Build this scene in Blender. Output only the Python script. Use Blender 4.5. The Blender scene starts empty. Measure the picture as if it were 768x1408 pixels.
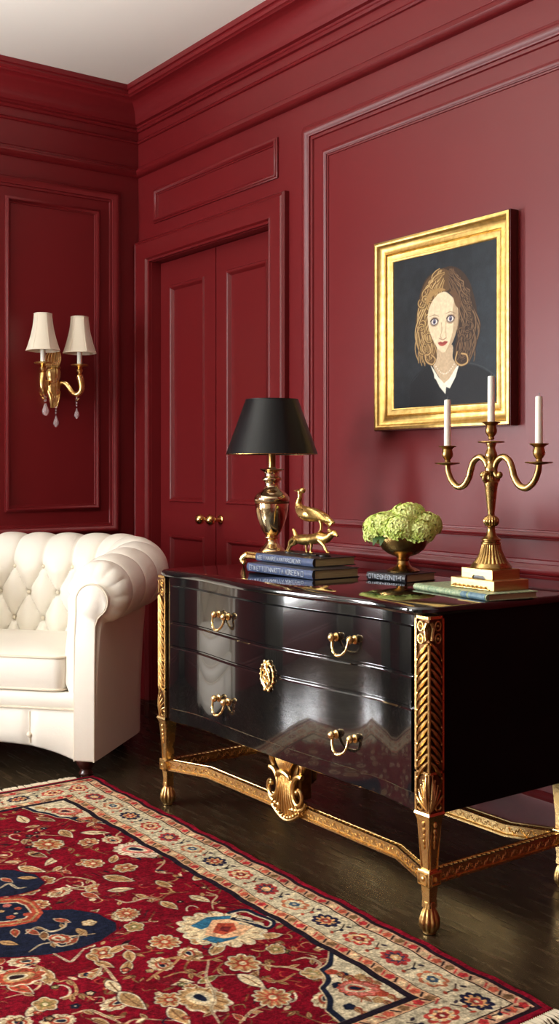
import bpy, math, random
import numpy as np
from math import pi, sin, cos, radians
from mathutils import Vector
C = bpy.context.scene.collection
S = bpy.context.scene

# ------------------------------------------------------------------ camera
EYE = 1.10
FPX, HOR = 1493.0, 648.0
FW = (-.8092, .5875); RT = (.5875, .8092)
cd = bpy.data.cameras.new('camera'); cam = bpy.data.objects.new('camera', cd); C.objects.link(cam)
cam.location = (0, 0, EYE)
cam.rotation_euler = (pi/2, 0, math.atan2(.8092, .5875))
cd.sensor_fit = 'VERTICAL'; cd.sensor_height = 36; cd.sensor_width = 36*768/1408
cd.lens = 36*FPX/1408; cd.shift_y = -(704-HOR)/1408
cd.clip_start = .05; cd.clip_end = 100
S.camera = cam
S.view_settings.view_transform = 'Standard'; S.view_settings.look = 'None'
S.view_settings.gamma = 1; S.view_settings.use_curve_mapping = False
S.view_settings.exposure = -0.14
# ------------------------------------------------------------------ world and daylight
w = bpy.data.worlds.new('world'); S.world = w; w.use_nodes = True
w.node_tree.nodes['Background'].inputs[0].default_value = (.75, .85, 1, 1)
w.node_tree.nodes['Background'].inputs[1].default_value = .25
XL, W, CEIL = -4.718, 2.57, 2.935
XR, YB = 1.6, -2.7
WY0, WY1, WZ0, WZ1 = -1.45, -.22, .30, 2.10      # window in the left wall
def area(name, loc, rot, sx, sy, power, col):
    l = bpy.data.lights.new(name, 'AREA'); l.shape = 'RECTANGLE'; l.size = sx; l.size_y = sy
    l.energy = power; l.color = col
    o = bpy.data.objects.new(name, l); o.location = loc; o.rotation_euler = rot; C.objects.link(o); return o
area('daylight_left_window', (XL-.22, (WY0+WY1)/2, (WZ0+WZ1)/2), (0, -pi/2, 0), WZ1-WZ0, WY1-WY0, 390, (.98, .985, 1))
area('daylight_rear_window', (-3.75, YB-.22, 1.40), (pi/2, 0, 0), 1.3, 1.7, 230, (.97, .98, 1))
up = bpy.data.lights.new('added_uplight', 'SPOT'); up.energy = 175; up.color = (.98, .985, 1); up.spot_size = radians(158) if 'radians' in globals() else 2.75; up.spot_blend = .35; up.shadow_soft_size = .10  # unseen spot pointing up, added to brighten the ceiling
upo = bpy.data.objects.new('added_uplight', up); upo.location = (-3.1, .5, 2.02); upo.rotation_euler = (pi, 0, 0); C.objects.link(upo)

# ------------------------------------------------------------------ helpers
def s2l(c):
    c = np.asarray(c, float)
    return np.where(c <= .04045, c/12.92, ((c+.055)/1.055)**2.4)
def rgb(r, g, b): return tuple(s2l(np.array([r, g, b])/255.))
def P(x, y, Y=None, z=None, X=None):
    """photo pixel -> point on a real plane of the room"""
    t = (x-384)/FPX; d = (FW[0]+t*RT[0], FW[1]+t*RT[1], -(y-HOR)/FPX)
    k = Y/d[1] if Y is not None else ((z-EYE)/d[2] if z is not None else X/d[0])
    return (d[0]*k, d[1]*k, d[2]*k+EYE)
MATS = {}
def mat(name, col, rough=.5, metal=0., spec=.5, noise=0., nscale=20., bump=0., bscale=60., coat=0., col2=None, emis=None, rvar=0., sheen=0., coatr=.03, stretch=None):
    if name in MATS: return MATS[name]
    m = bpy.data.materials.new(name); m.use_nodes = True; nt = m.node_tree; b = nt.nodes['Principled BSDF']
    b.inputs['Base Color'].default_value = (*col, 1); b.inputs['Roughness'].default_value = rough
    b.inputs['Metallic'].default_value = metal; b.inputs['Specular IOR Level'].default_value = spec
    b.inputs['Coat Weight'].default_value = coat; b.inputs['Coat Roughness'].default_value = coatr
    b.inputs['Sheen Weight'].default_value = sheen
    tc = nt.nodes.new('ShaderNodeTexCoord'); mp = nt.nodes.new('ShaderNodeMapping'); nt.links.new(tc.outputs['Object'], mp.inputs[0])
    if stretch: mp.inputs['Scale'].default_value = stretch
    if noise or col2:
        n = nt.nodes.new('ShaderNodeTexNoise'); n.inputs['Scale'].default_value = nscale; n.inputs['Detail'].default_value = 5
        nt.links.new(mp.outputs[0], n.inputs['Vector'])
        r = nt.nodes.new('ShaderNodeValToRGB'); r.color_ramp.elements[0].position = .35; r.color_ramp.elements[1].position = .65
        c2 = col2 if col2 else tuple(c*(1-noise) for c in col)
        r.color_ramp.elements[0].color = (*c2, 1); r.color_ramp.elements[1].color = (*col, 1)
        nt.links.new(n.outputs['Fac'], r.inputs[0]); nt.links.new(r.outputs[0], b.inputs['Base Color'])
        if rvar:
            mr = nt.nodes.new('ShaderNodeMapRange'); mr.inputs['To Min'].default_value = rough+rvar; mr.inputs['To Max'].default_value = rough-rvar
            nt.links.new(n.outputs['Fac'], mr.inputs[0]); nt.links.new(mr.outputs[0], b.inputs['Roughness'])
    if bump:
        n = nt.nodes.new('ShaderNodeTexNoise'); n.inputs['Scale'].default_value = bscale; n.inputs['Detail'].default_value = 4
        nt.links.new(mp.outputs[0], n.inputs['Vector'])
        bp = nt.nodes.new('ShaderNodeBump'); bp.inputs['Strength'].default_value = bump; bp.inputs['Distance'].default_value = .01
        nt.links.new(n.outputs['Fac'], bp.inputs['Height']); nt.links.new(bp.outputs[0], b.inputs['Normal'])
    if emis: b.inputs['Emission Color'].default_value = (*emis[:3], 1); b.inputs['Emission Strength'].default_value = emis[3]
    MATS[name] = m; return m

class MB:
    def __init__(s): s.v = []; s.f = []; s.n = 0
    def add(s, v, f):
        v = np.asarray(v, float).reshape(-1, 3); s.v.append(v); s.f += [tuple(int(i)+s.n for i in q) for q in f]; s.n += len(v); return s
    def box(s, x0, x1, y0, y1, z0, z1, c=0.0):
        if c <= 0:
            v = [(x, y, z) for z in (z0, z1) for x, y in ((x0, y0), (x1, y0), (x1, y1), (x0, y1))]
            return s.add(v, [(3, 2, 1, 0), (4, 5, 6, 7), (0, 1, 5, 4), (1, 2, 6, 5), (2, 3, 7, 6), (3, 0, 4, 7)])
        pts = []
        for z, k in ((z0, c), (z0+c, 0), (z1-c, 0), (z1, c)):
            a, b2, c2, d2 = x0+k, x1-k, y0+k, y1-k
            pts.append([(a+c, c2, z), (b2-c, c2, z), (b2, c2+c, z), (b2, d2-c, z), (b2-c, d2, z), (a+c, d2, z), (a, d2-c, z), (a, c2+c, z)])
        return s.rings(pts, caps=True)
    def rings(s, R, closed=True, caps=False, loop=False):
        R = np.asarray(R, float); m, n = R.shape[:2]; f = []
        for i in range(m if loop else m-1):
            j2 = (i+1) % m
            for j in range(n if closed else n-1):
                k = (j+1) % n; f.append((i*n+j, i*n+k, j2*n+k, j2*n+j))
        if caps: f.append(tuple(range(n))[::-1]); f.append(tuple((m-1)*n+j for j in range(n)))
        return s.add(R.reshape(-1, 3), f)
    def lathe(s, prof, c=(0, 0, 0), seg=40, lobes=None, caps=True):
        R = []
        for i, (r, z) in enumerate(prof):
            row = []
            for k in range(seg):
                a = 2*pi*k/seg; rr = r
                if lobes: rr = r*(1+lobes[1](z)*(abs(sin(lobes[0]*a/2))-.5))
                row.append((c[0]+rr*cos(a), c[1]+rr*sin(a), c[2]+z))
            R.append(row)
        return s.rings(R, caps=caps)
    def tube(s, pts, r, seg=8, closed=False, flat=None):
        pts = [Vector(p) for p in pts]; n = len(pts)
        rs = r if hasattr(r, '__len__') else [r]*n; R = []
        up = None
        for i, p in enumerate(pts):
            a = pts[(i-1) % n] if (closed or i > 0) else p; b = pts[(i+1) % n] if (closed or i < n-1) else p
            t = (b-a).normalized() if (b-a).length > 1e-9 else Vector((0, 0, 1))
            if up is None:
                up = Vector((0, 0, 1)) if abs(t.z) < .9 else Vector((1, 0, 0))
            u = (up-t*up.dot(t)); u = u.normalized() if u.length > 1e-6 else t.orthogonal().normalized(); up = u; v = t.cross(u)
            fu = flat if flat else 1
            R.append([p+u*(rs[i]*cos(2*pi*k/seg))*fu+v*(rs[i]*sin(2*pi*k/seg)) for k in range(seg)])
        return s.rings([[tuple(q) for q in row] for row in R], caps=not closed, loop=closed)
    def ell(s, c, r, seg=14, rot=None):
        rx, ry, rz = r if hasattr(r, '__len__') else (r, r, r); h = max(4, seg//2); v = []; 
        M = rot
        for i in range(h+1):
            th = pi*i/h
            for k in range(seg):
                a = 2*pi*k/seg; q = Vector((rx*sin(th)*cos(a), ry*sin(th)*sin(a), -rz*cos(th)))
                if M is not None: q = M @ q
                v.append((c[0]+q.x, c[1]+q.y, c[2]+q.z))
        f = [(i*seg+j, i*seg+(j+1) % seg, (i+1)*seg+(j+1) % seg, (i+1)*seg+j) for i in range(h) for j in range(seg)]
        return s.add(v, f)
    def prism(s, poly, ax, d0, d1, bev=0.):
        """poly of (a,b) in plane; ax = function (a,b,d)->xyz"""
        n = len(poly); P0 = np.array(poly, float); cen = P0.mean(0)
        def ring(d, k): return [ax(*(p+(cen-p)/max(1e-6, np.linalg.norm(cen-p))*k), d) for p in P0]
        rs = [ring(d0, 0), ring(d1, 0)] if not bev else [ring(d0, bev), ring(d0+bev*np.sign(d1-d0), 0), ring(d1-bev*np.sign(d1-d0), 0), ring(d1, bev)]
        return s.rings(rs, caps=True)
    def build(s, name, m, parent=None, smooth=False, angle=None):
        me = bpy.data.meshes.new(name); V = np.vstack(s.v)
        me.from_pydata(V.tolist(), [], s.f); me.validate()
        o = bpy.data.objects.new(name, me); C.objects.link(o); me.materials.append(m)
        import bmesh
        b = bmesh.new(); b.from_mesh(me); bmesh.ops.remove_doubles(b, verts=b.verts, dist=1e-6); bmesh.ops.recalc_face_normals(b, faces=b.faces)
        if smooth or angle:
            a = radians(angle or 40)
            for fc in b.faces: fc.smooth = True
            for e in b.edges:
                if len(e.link_faces) == 2 and e.calc_face_angle(0) > a: e.smooth = False
        b.to_mesh(me); b.free()
        if parent is not None: o.parent = parent; o.matrix_parent_inverse = parent.matrix_world.inverted() if False else o.matrix_parent_inverse
        return o
def thing(name, label, cat, loc=(0, 0, 0), rz=0, group=None):
    o = bpy.data.objects.new(name, None); C.objects.link(o); o.location = loc; o.rotation_euler = (0, 0, rz); o.empty_display_size = .05
    o['label'] = label; o['category'] = cat
    if group: o['group'] = group
    return o
def tag(o, label, cat, group=None):
    o['label'] = label; o['category'] = cat
    if group: o['group'] = group
    return o
def struct(o): o['kind'] = 'structure'; return o

# ------------------------------------------------------------------ materials
M_wall = mat('crimson_paint', rgb(110, 17, 22), .42, spec=.5, bump=.03, bscale=9, noise=.06, nscale=2)
M_door = mat('crimson_door_paint', rgb(106, 16, 20), .42, spec=.5, bump=.02, bscale=12)
M_off = mat('off_white_paint', rgb(214, 206, 192), .6)
M_ceil = mat('ceiling_plaster', rgb(232, 228, 216), .8, bump=.03, bscale=30)
M_cream = mat('cream_leather', rgb(246, 241, 228), .42, spec=.45, bump=.05, bscale=140, noise=.03, nscale=6)
M_creamv = mat('cream_piping', rgb(232, 222, 200), .45)
M_leg = mat('mahogany_wood', rgb(70, 28, 20), .3, noise=.4, nscale=30, coat=.4)
M_gilt = mat('gilt_carving', (.86, .60, .25), .30, 1., noise=0, col2=(.58, .34, .11), nscale=26, rvar=.1, bump=.12, bscale=120)
M_gold = mat('gilt_rail', (.88, .64, .30), .27, 1., col2=(.74, .49, .19), nscale=20, rvar=.05, bump=.015, bscale=90)
M_patina = mat('dark_gilt_ground', (.20, .09, .025), .45, .7, col2=(.09, .035, .01), nscale=60)
M_black = mat('black_lacquer', (.006, .006, .0065), .10, spec=.6, coat=1., coatr=.03, noise=.3, nscale=3)
M_blackside = mat('black_satin_side', (.004, .004, .0045), .55, spec=.12)
M_brass = mat('aged_brass', (.55, .36, .13), .28, 1., col2=(.26, .15, .05), nscale=18, rvar=.08, bump=.05, bscale=80)
M_polbrass = mat('polished_brass', (.85, .58, .22), .16, 1.)
M_lampmetal = mat('pale_gilt_metal', (.86, .72, .48), .14, 1., col2=(.62, .44, .22), nscale=14, rvar=.05, bump=.08, bscale=30)
M_frame = mat('gold_leaf_frame', (.80, .56, .20), .42, 1., col2=(.58, .38, .11), nscale=45, rvar=.1, bump=.06, bscale=160)
M_frameside = mat('dark_frame_side', rgb(84, 24, 18), .5)
M_shade = mat('black_card_shade', (.004, .0045, .0055), .36, spec=.32)
M_shadein = mat('shade_lining', (.55, .52, .46), .7)
M_wax = mat('ivory_wax', rgb(248, 244, 230), .45, spec=.4)
M_wax.node_tree.nodes['Principled BSDF'].inputs['Subsurface Weight'].default_value = .15
M_silk = mat('cream_silk_shade', rgb(232, 222, 200), .7, sheen=.2)
M_statue = mat('gold_figurine', (.85, .60, .22), .30, 1., col2=(.50, .31, .09), nscale=40, rvar=.1, bump=.15, bscale=90)
M_statuebase = mat('black_figurine_base', (.01, .01, .01), .3)
M_paper = mat('book_pages', rgb(186, 170, 132), .8, noise=.3, nscale=8, stretch=(1, 1, 90))
M_navy = mat('navy_cloth_cover', rgb(38, 52, 84), .38, noise=.3, nscale=50)
M_charcoal = mat('charcoal_cover', rgb(34, 36, 42), .4, noise=.2, nscale=50)
M_silver = mat('silver_lettering', rgb(190, 198, 210), .4, .3)
M_green = mat('sage_marbled_cover', rgb(110, 140, 112), .45, col2=rgb(178, 190, 150), nscale=120)
M_teal = mat('teal_spine_label', rgb(70, 104, 124), .4, col2=rgb(120, 150, 160), nscale=90)
M_box = mat('brushed_gold_block', (.66, .50, .22), .42, 1., col2=(.54, .38, .15), nscale=20, stretch=(1, 1, 30))
M_petal = mat('lime_hydrangea_petal', rgb(234, 240, 156), .6, col2=rgb(196, 214, 96), nscale=24)
M_petal.node_tree.nodes['Principled BSDF'].inputs['Subsurface Weight'].default_value = .1
M_leaf = mat('dark_green_leaf', rgb(52, 84, 34), .45)
M_crystal = mat('pink_tinted_crystal', (.95, .82, .84), .03, spec=.9)
b_ = M_crystal.node_tree.nodes['Principled BSDF']; b_.inputs['Transmission Weight'].default_value = .75; b_.inputs['IOR'].default_value = 1.5
M_fringe = mat('rug_fringe_cotton', rgb(205, 192, 165), .9)
M_linen = mat('grey_green_linen', rgb(150, 148, 132), .8, noise=.15, nscale=30)
M_winframe = mat('window_white_paint', rgb(225, 220, 208), .4)
# window pane: mostly clear
M_pane = bpy.data.materials.new('window_glass'); M_pane.use_nodes = True; nt = M_pane.node_tree; nt.nodes.clear()
o_ = nt.nodes.new('ShaderNodeOutputMaterial'); mx = nt.nodes.new('ShaderNodeMixShader'); tr = nt.nodes.new('ShaderNodeBsdfTransparent'); gl = nt.nodes.new('ShaderNodeBsdfGlossy')
gl.inputs['Roughness'].default_value = .02; mx.inputs[0].default_value = .06
nt.links.new(tr.outputs[0], mx.inputs[1]); nt.links.new(gl.outputs[0], mx.inputs[2]); nt.links.new(mx.outputs[0], o_.inputs[0])
# floor boards
def floor_mat():
    m = bpy.data.materials.new('dark_oak_boards'); m.use_nodes = True; nt = m.node_tree; b = nt.nodes['Principled BSDF']; b.inputs['Specular IOR Level'].default_value = .32; N = nt.nodes.new; L = nt.links.new
    tc = N('ShaderNodeTexCoord'); br = N('ShaderNodeTexBrick'); L(tc.outputs['Object'], br.inputs['Vector'])
    br.inputs['Scale'].default_value = 1; br.inputs['Brick Width'].default_value = 1.4; br.inputs['Row Height'].default_value = .11; br.inputs['Mortar Size'].default_value = .0016
    br.inputs['Color1'].default_value = (.8, .8, .8, 1); br.inputs['Color2'].default_value = (.35, .35, .35, 1); br.inputs['Mortar'].default_value = (.05, .05, .05, 1); br.inputs['Bias'].default_value = 0
    mp = N('ShaderNodeMapping'); mp.inputs['Scale'].default_value = (3, 26, 1); L(tc.outputs['Object'], mp.inputs[0])
    n = N('ShaderNodeTexNoise'); n.inputs['Scale'].default_value = 2.2; n.inputs['Detail'].default_value = 7; n.inputs['Roughness'].default_value = .65; L(mp.outputs[0], n.inputs['Vector'])
    r = N('ShaderNodeValToRGB'); r.color_ramp.elements[0].position = .3; r.color_ramp.elements[0].color = (.016, .010, .006, 1); r.color_ramp.elements[1].position = .72; r.color_ramp.elements[1].color = (.085, .056, .028, 1)
    L(n.outputs['Fac'], r.inputs[0])
    mx = N('ShaderNodeMix'); mx.data_type = 'RGBA'; mx.blend_type = 'MULTIPLY'; mx.inputs[0].default_value = .6; L(r.outputs[0], mx.inputs[6]); L(br.outputs['Color'], mx.inputs[7]); L(mx.outputs[2], b.inputs['Base Color'])
    mr = N('ShaderNodeMapRange'); mr.inputs['To Min'].default_value = .16; mr.inputs['To Max'].default_value = .36; L(n.outputs['Fac'], mr.inputs[0]); L(mr.outputs[0], b.inputs['Roughness'])
    bp = N('ShaderNodeBump'); bp.inputs['Strength'].default_value = .12; bp.inputs['Distance'].default_value = .004
    ad = N('ShaderNodeMath'); ad.operation = 'ADD'; L(n.outputs['Fac'], ad.inputs[0]); L(br.outputs['Fac'], ad.inputs[1]); ad.inputs[1].default_value = 0
    L(ad.outputs[0], bp.inputs['Height']); L(bp.outputs[0], b.inputs['Normal'])
    return m
M_floor = floor_mat()

# ------------------------------------------------------------------ room shell
struct(MB().box(XL-.3, XR+.2, YB-.3, W+.3, -.1, 0).build('floor', M_floor))
struct(MB().box(XL-.3, XR+.2, YB-.3, W+.3, CEIL, CEIL+.1).build('ceiling', M_ceil))
DX0, DX1, DZ, REC = -4.585, -3.600, 2.105, .05       # door opening
struct(MB().box(XL-.2, DX0, W, W+.2, 0, CEIL).box(DX1, XR, W, W+.2, 0, CEIL).box(DX0, DX1, W, W+.2, DZ, CEIL).build('wall_right', M_wall))
struct(MB().box(XL-.2, XL, YB-.2, WY0, 0, CEIL).box(XL-.2, XL, WY1, W+.2, 0, CEIL).box(XL-.2, XL, WY0, WY1, 0, WZ0).box(XL-.2, XL, WY0, WY1, WZ1, CEIL).build('wall_left', M_wall))
RX0, RX1, RZ0, RZ1 = -4.40, -3.10, .6, 2.3
WRX = 0
struct(MB().box(XL-.2, RX0, YB-.2, YB, 0, CEIL).box(RX1, XR+.2, YB-.2, YB, 0, CEIL).box(RX0, RX1, YB-.2, YB, 0, RZ0).box(RX0, RX1, YB-.2, YB, RZ1, CEIL).build('wall_rear', M_off))
struct(MB().box(XR, XR+.2, YB, W, 0, CEIL).build('wall_camera_side', M_wall))

# profile of (inset, out)
def rect_moulding(name, plane, a0, a1, z0, z1, prof, m=None, parent=None):
    """mitred picture-frame moulding; plane 'R' = right wall (a = X), 'L' = left wall (a = Y)"""
    mb = MB(); R = []
    for cx, cz in ((0, 0), (1, 0), (1, 1), (0, 1)):
        row = []
        for w_, d in prof:
            a = (a0+w_) if cx == 0 else (a1-w_); z = (z0+w_) if cz == 0 else (z1-w_)
            row.append(plane(a, z, d))
        R.append(row)
    mb.rings(R, closed=False, loop=True)
    o = mb.build(name, m or M_wall, parent, angle=50); return o
PR = lambda a, z, d: (a, W-d, z)
PD = lambda a, z, d: (a, W+REC-d, z)
PLw = lambda a, z, d: (XL+d, a, z)
def bead(wd, h):   # ogee moulding: rounded with step
    return [(0, 0), (0, h*.45), (wd*.12, h*.6), (wd*.18, h*.6), (wd*.25, h*.9), (wd*.4, h), (wd*.55, h*.9), (wd*.66, h*.55), (wd*.75, h*.5), (wd*.78, h*.28), (wd*.95, h*.22), (wd, 0)]
BIG = bead(.058, .030); SM = bead(.030, .017); DP = bead(.028, .012)
n = 0
def trim(o):
    global n
    n += 1; o.name = 'trim_%d' % n; return struct(o)
trim(rect_moulding('trim', PR, -3.370, 1.1, .775, 2.437, BIG))
trim(rect_moulding('trim', PR, -3.250, .98, .892, 2.325, SM))
trim(rect_moulding('trim', PR, -4.552, -3.545, 2.283, 2.447, SM))
trim(rect_moulding('trim', PLw, .30, 2.468, .795, 2.452, BIG))
trim(rect_moulding('trim', PLw, 1.885, 2.362, .915, 2.352, SM))
trim(rect_moulding('trim', PLw, .95, 1.72, .915, 2.352, SM))
# crown and rails running round the two walls (profile = (out, z))
def run(prof, m=M_wall):
    mb = MB(); R = []
    for end in range(3):
        row = []
        for o_, z in prof:
            row.append([(XR, W-o_, z), (XL+o_, W-o_, z), (XL+o_, YB, z)][end])
        R.append(row)
    mb.rings(R, closed=False); return mb
crown = [(0, 2.755), (.012, 2.757), (.018, 2.766), (.012, 2.776), (.016, 2.782), (.030, 2.786), (.036, 2.800)] + \
        [(.036+.075*(1-cos(a))*.9, 2.800+.085*sin(a)) for a in np.linspace(.1, pi/2, 8)] + [(.108, 2.890), (.116, 2.893), (.120, 2.902), (.118, 2.912), (.126, 2.914), (.128, 2.936)]
trim(run(crown).build('trim', M_wall, angle=35))
trim(run([(0, 2.535), (.010, 2.537), (.022, 2.546), (.028, 2.556), (.026, 2.566), (.014, 2.572), (.012, 2.580), (.004, 2.584), (0, 2.590)]).build('trim', M_wall, angle=35))
trim(run([(0, 2.700), (.008, 2.702), (.013, 2.709), (.008, 2.716), (0, 2.718)]).build('trim', M_wall, angle=35))
# baseboards
def base(ax, name, m=M_wall):
    prof = [(0, .135), (.006, .134), (.012, .128), (.010, .118), (.016, .112), (.018, .100), (.018, 0)]
    mb = MB()
    for seg in ax:
        mb.rings([[p(o_, z) for o_, z in prof] for p in seg], closed=False)
    return struct(mb.build(name, m, angle=35))
base([[lambda o_, z: (XR, W-o_, z), lambda o_, z: (-3.53, W-o_, z)]], 'baseboard_right')
base([[lambda o_, z: (XL+o_, W, z), lambda o_, z: (XL+o_, YB, z)]], 'baseboard_left')
# door casing
cas = [(0, 0), (0, .022), (.008, .030), (.016, .026), (.022, .030), (.095, .022), (.104, .026), (.112, .016), (.122, .014), (.125, -.05)]
mb = MB(); CA0, CA1, CZ = -4.712, -3.475, 2.215
def casp(k):
    row = []
    for w_, d in cas:
        row.append([(CA0+w_*(DX0-CA0)/.125, W-d, 0), (CA0+w_*(DX0-CA0)/.125, W-d, CZ-w_*(CZ-DZ)/.125), (CA1-w_*(CA1-DX1)/.125, W-d, CZ-w_*(CZ-DZ)/.125), (CA1-w_*(CA1-DX1)/.125, W-d, 0)][k])
    return row
mb.rings([casp(k) for k in range(4)], closed=False)
trim(mb.build('trim', M_door, angle=35))
# double door leaves
SEAM = -4.092
def leaf(name, x0, x1, kx, hinge):
    mb = MB(); st = .085
    rows = [(0.0, .10), (.17, .79), (.965, 2.0)]
    z0s = .12
    panels = [(.20, .80), (.955, 1.985)]
    a0, a1 = x0+.080, x1-.095 if x0 < -4.3 else x1-.09
    # stiles, rails, recessed panels
    Y0 = W+REC
    mb.box(x0, a0, Y0, Y0+.04, .005, DZ-.003).box(a1, x1, Y0, Y0+.04, .005, DZ-.003)
    mb.box(a0, a1, Y0, Y0+.04, .005, panels[0][0]).box(a0, a1, Y0, Y0+.04, panels[0][1], panels[1][0]).box(a0, a1, Y0, Y0+.04, panels[1][1], DZ-.003)
    for p in panels: mb.box(a0, a1, Y0+.012, Y0+.03, p[0], p[1])
    o = struct(mb.build(name, M_door))
    for p in panels:
        pr = rect_moulding('panel_moulding', PD, a0, a1, p[0], p[1], [(0, 0), (.004, .006), (.010, .006), (.016, 0), (.022, -.010), (.024, -.012)], M_door, o)
    kb = MB(); kb.lathe([(0, 0), (.020, 0), (.021, .004), (.016, .008), (.009, .010), (.008, .030), (.012, .034), (.019, .040), (.0235, .050), (.0235, .058), (.019, .068), (.010, .074), (0, .076)], seg=24)
    V = np.vstack(kb.v); kb.v = [np.stack([V[:, 0]+kx, Y0-V[:, 2], V[:, 1]+.885], 1)]
    kb.build('door_knob', M_polbrass, o, smooth=True)
    return o
leaf('door_1', DX0+.002, SEAM-.003, SEAM-.048, 0)
leaf('door_2', SEAM+.003, DX1-.002, SEAM+.040, 0)
struct(MB().box(DX0, DX1, W+.12, W+.18, 0, DZ).build('trim_20', M_door))
# windows (outside the frame, the room's daylight)
def window(name, plane, a0, a1, z0, z1):
    mb = MB(); t = .05
    def bx(aa, ab, za, zb, d0=.02, d1=.08):
        p, q = plane(aa, za, -d0), plane(ab, zb, -d1)
        mb.box(min(p[0], q[0]), max(p[0], q[0]), min(p[1], q[1]), max(p[1], q[1]), min(p[2], q[2]), max(p[2], q[2]))
    bx(a0, a0+t, z0, z1); bx(a1-t, a1, z0, z1); bx(a0, a1, z0, z0+t); bx(a0, a1, z1-t, z1)
    am = (a0+a1)/2; bx(am-.02, am+.02, z0, z1)
    for k in (1, 2): z = z0+(z1-z0)*k/3; bx(a0, a1, z-.012, z+.012, .03, .06)
    o = struct(mb.build(name, M_winframe))
    g = MB(); p, q = plane(a0, z0, -.045), plane(a1, z1, -.049)
    g.box(min(p[0], q[0]), max(p[0], q[0]), min(p[1], q[1]), max(p[1], q[1]), z0, z1).build('window_pane', M_pane, o)
window('window_1', PLw, WY0, WY1, WZ0, WZ1)
window('window_2', lambda a, z, d: (a, YB+d, z), RX0, RX1, RZ0, RZ1)
def curtain(y0, y1, label):
    mb = MB(); R = []
    for z in np.linspace(.01, 2.55, 24):
        row = []
        for k in range(90):
            t = k/89; a = .035+.01*sin(z*2)
            row.append((XL+.10+a*sin(t*pi*2*7+.4*sin(z*1.3)), y0+(y1-y0)*t, z))
        R.append(row)
    mb.rings(R, closed=False)
    o = mb.build('curtain', M_linen, smooth=True); sm = o.modifiers.new('thick', 'SOLIDIFY'); sm.thickness = .004
    tag(o, label, 'curtain')
curtain(-.26, .24, 'grey-green floor-length curtain at the side of the window nearer the sofa')
curtain(-2.05, -1.55, 'grey-green floor-length curtain at the side of the window farther from the sofa')


# added bowl around the ceiling fill spot, out of view above left
pen = thing('added_uplight_bowl', 'added brass bowl around an unseen fill light that brightens the ceiling', 'pendant', (-3.1, .5, 1.90))
b = MB(); b.lathe([(0, 0), (.05, .004), (.11, .03), (.15, .075), (.17, .13), (.166, .13), (.146, .078), (.106, .036), (.05, .010), (0, .006)], seg=40, caps=False); b.build('bowl', M_brass, pen, smooth=True)
for k in range(3): a = 2*pi*k/3; t_ = MB().tube([(.168*cos(a), .168*sin(a), .13), (.01*cos(a), .01*sin(a), .60)], .003, seg=6); t_.build('hanging_rod', M_brass, pen, smooth=True)
b = MB().tube([(0, 0, .60), (0, 0, 1.03)], .005, seg=8); b.lathe([(.06, 1.035), (.06, 1.02), (.02, 1.0), (.0, 1.0)], seg=24); b.build('ceiling_mount', M_brass, pen, smooth=True)

# ================================================================== COMMODE
CX0, CX1, CY0, CY1 = -3.130, -1.865, 1.790, 2.315
CM = (CX0+CX1)/2
def serp(x):
    t = (x-CX0-.045)/(CX1-CX0-.09); t = min(1, max(0, t))
    return 0.026*math.exp(-((t-.5)/.22)**2)-.012*(math.exp(-((t-.14)/.11)**2)+math.exp(-((t-.86)/.11)**2))*min(1, 12*min(t, 1-t))
com = thing('commode', 'black lacquered commode with serpentine front, gilded carved corner posts and gilded stretcher base', 'commode', (CM, (CY0+CY1)/2, 0))
ORG = Vector(com.location)
def RC(o):   # world -> the commode frame
    o.data.transform(__import__("mathutils").Matrix.Translation(-ORG)); return o
def relr(o, org, rz=0):
    from mathutils import Matrix
    o.data.transform(Matrix.Rotation(-rz, 4, 'Z') @ Matrix.Translation(-Vector(org))); return o
xs = np.linspace(CX0+.045, CX1-.045, 70)
def front_strip(mb, x0, x1, z0, z1, proud, back=.06, n=60, arch=0., bev=.003):
    xx = np.linspace(x0, x1, n); R = []
    for x in xs if False else xx:
        t = (x-CX0)/(CX1-CX0); za = z0+arch*sin(pi*t)**2; yf = CY0+.004-serp(x)-proud; yb = CY0+back
        e = bev if (x > x0+1e-6 and x < x1-1e-6) else bev
        R.append([(x, yb, za), (x, yf+e, za), (x, yf, za+e), (x, yf, z1-e), (x, yf+e, z1), (x, yb, z1)])
    mb.rings(R, caps=True)
# case
cb = MB()
sdp = MB().box(CX1-.045, CX1-.006, CY0+.045, CY1-.02, .283, .757); RC(sdp.build('side_panel', M_blackside, com))
sdp = MB().box(CX0+.006, CX0+.045, CY0+.045, CY1-.02, .283, .757); RC(sdp.build('side_panel', M_blackside, com))
sdp = MB().box(CX0+.04, CX1-.04, CY1-.03, CY1-.01, .283, .757); RC(sdp.build('back_panel', M_blackside, com))
front_strip(cb, CX0+.044, CX1-.044, .283, .757, 0, .05, arch=.018)
cb.box(CX0+.04, CX1-.04, CY0+.04, CY1-.02, .30, .33)
RC(cb.build('body', M_black, com, angle=35))
# top slab with canted corners and serpentine front
def slab_outline(o):
    pts = []
    xa, xb = CX0-.004-o, CX1+.004+o; yb = CY1+.035; yf = CY0-.018-o
    pts += [(xa, yb), (xa, yf+.050), (xa+.010, yf+.035), (xa+.028, yf+.010), (xa+.048, yf)]
    for x in np.linspace(xa+.07, xb-.07, 50): pts.append((x, yf-serp(x)))
    pts += [(xb-.048, yf), (xb-.030, yf+.008), (xb-.012, yf+.030), (xb, yf+.050), (xb, yb)]
    return pts
sb = MB(); R = []
for z, o in ((.757, -.006), (.759, 0), (.764, .003), (.772, .003), (.7765, 0), (.778, -.003)):
    R.append([(x, y, z) for x, y in slab_outline(o)])
sb.rings(R, caps=True); RC(sb.build('top', M_black, com, angle=35))
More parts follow.
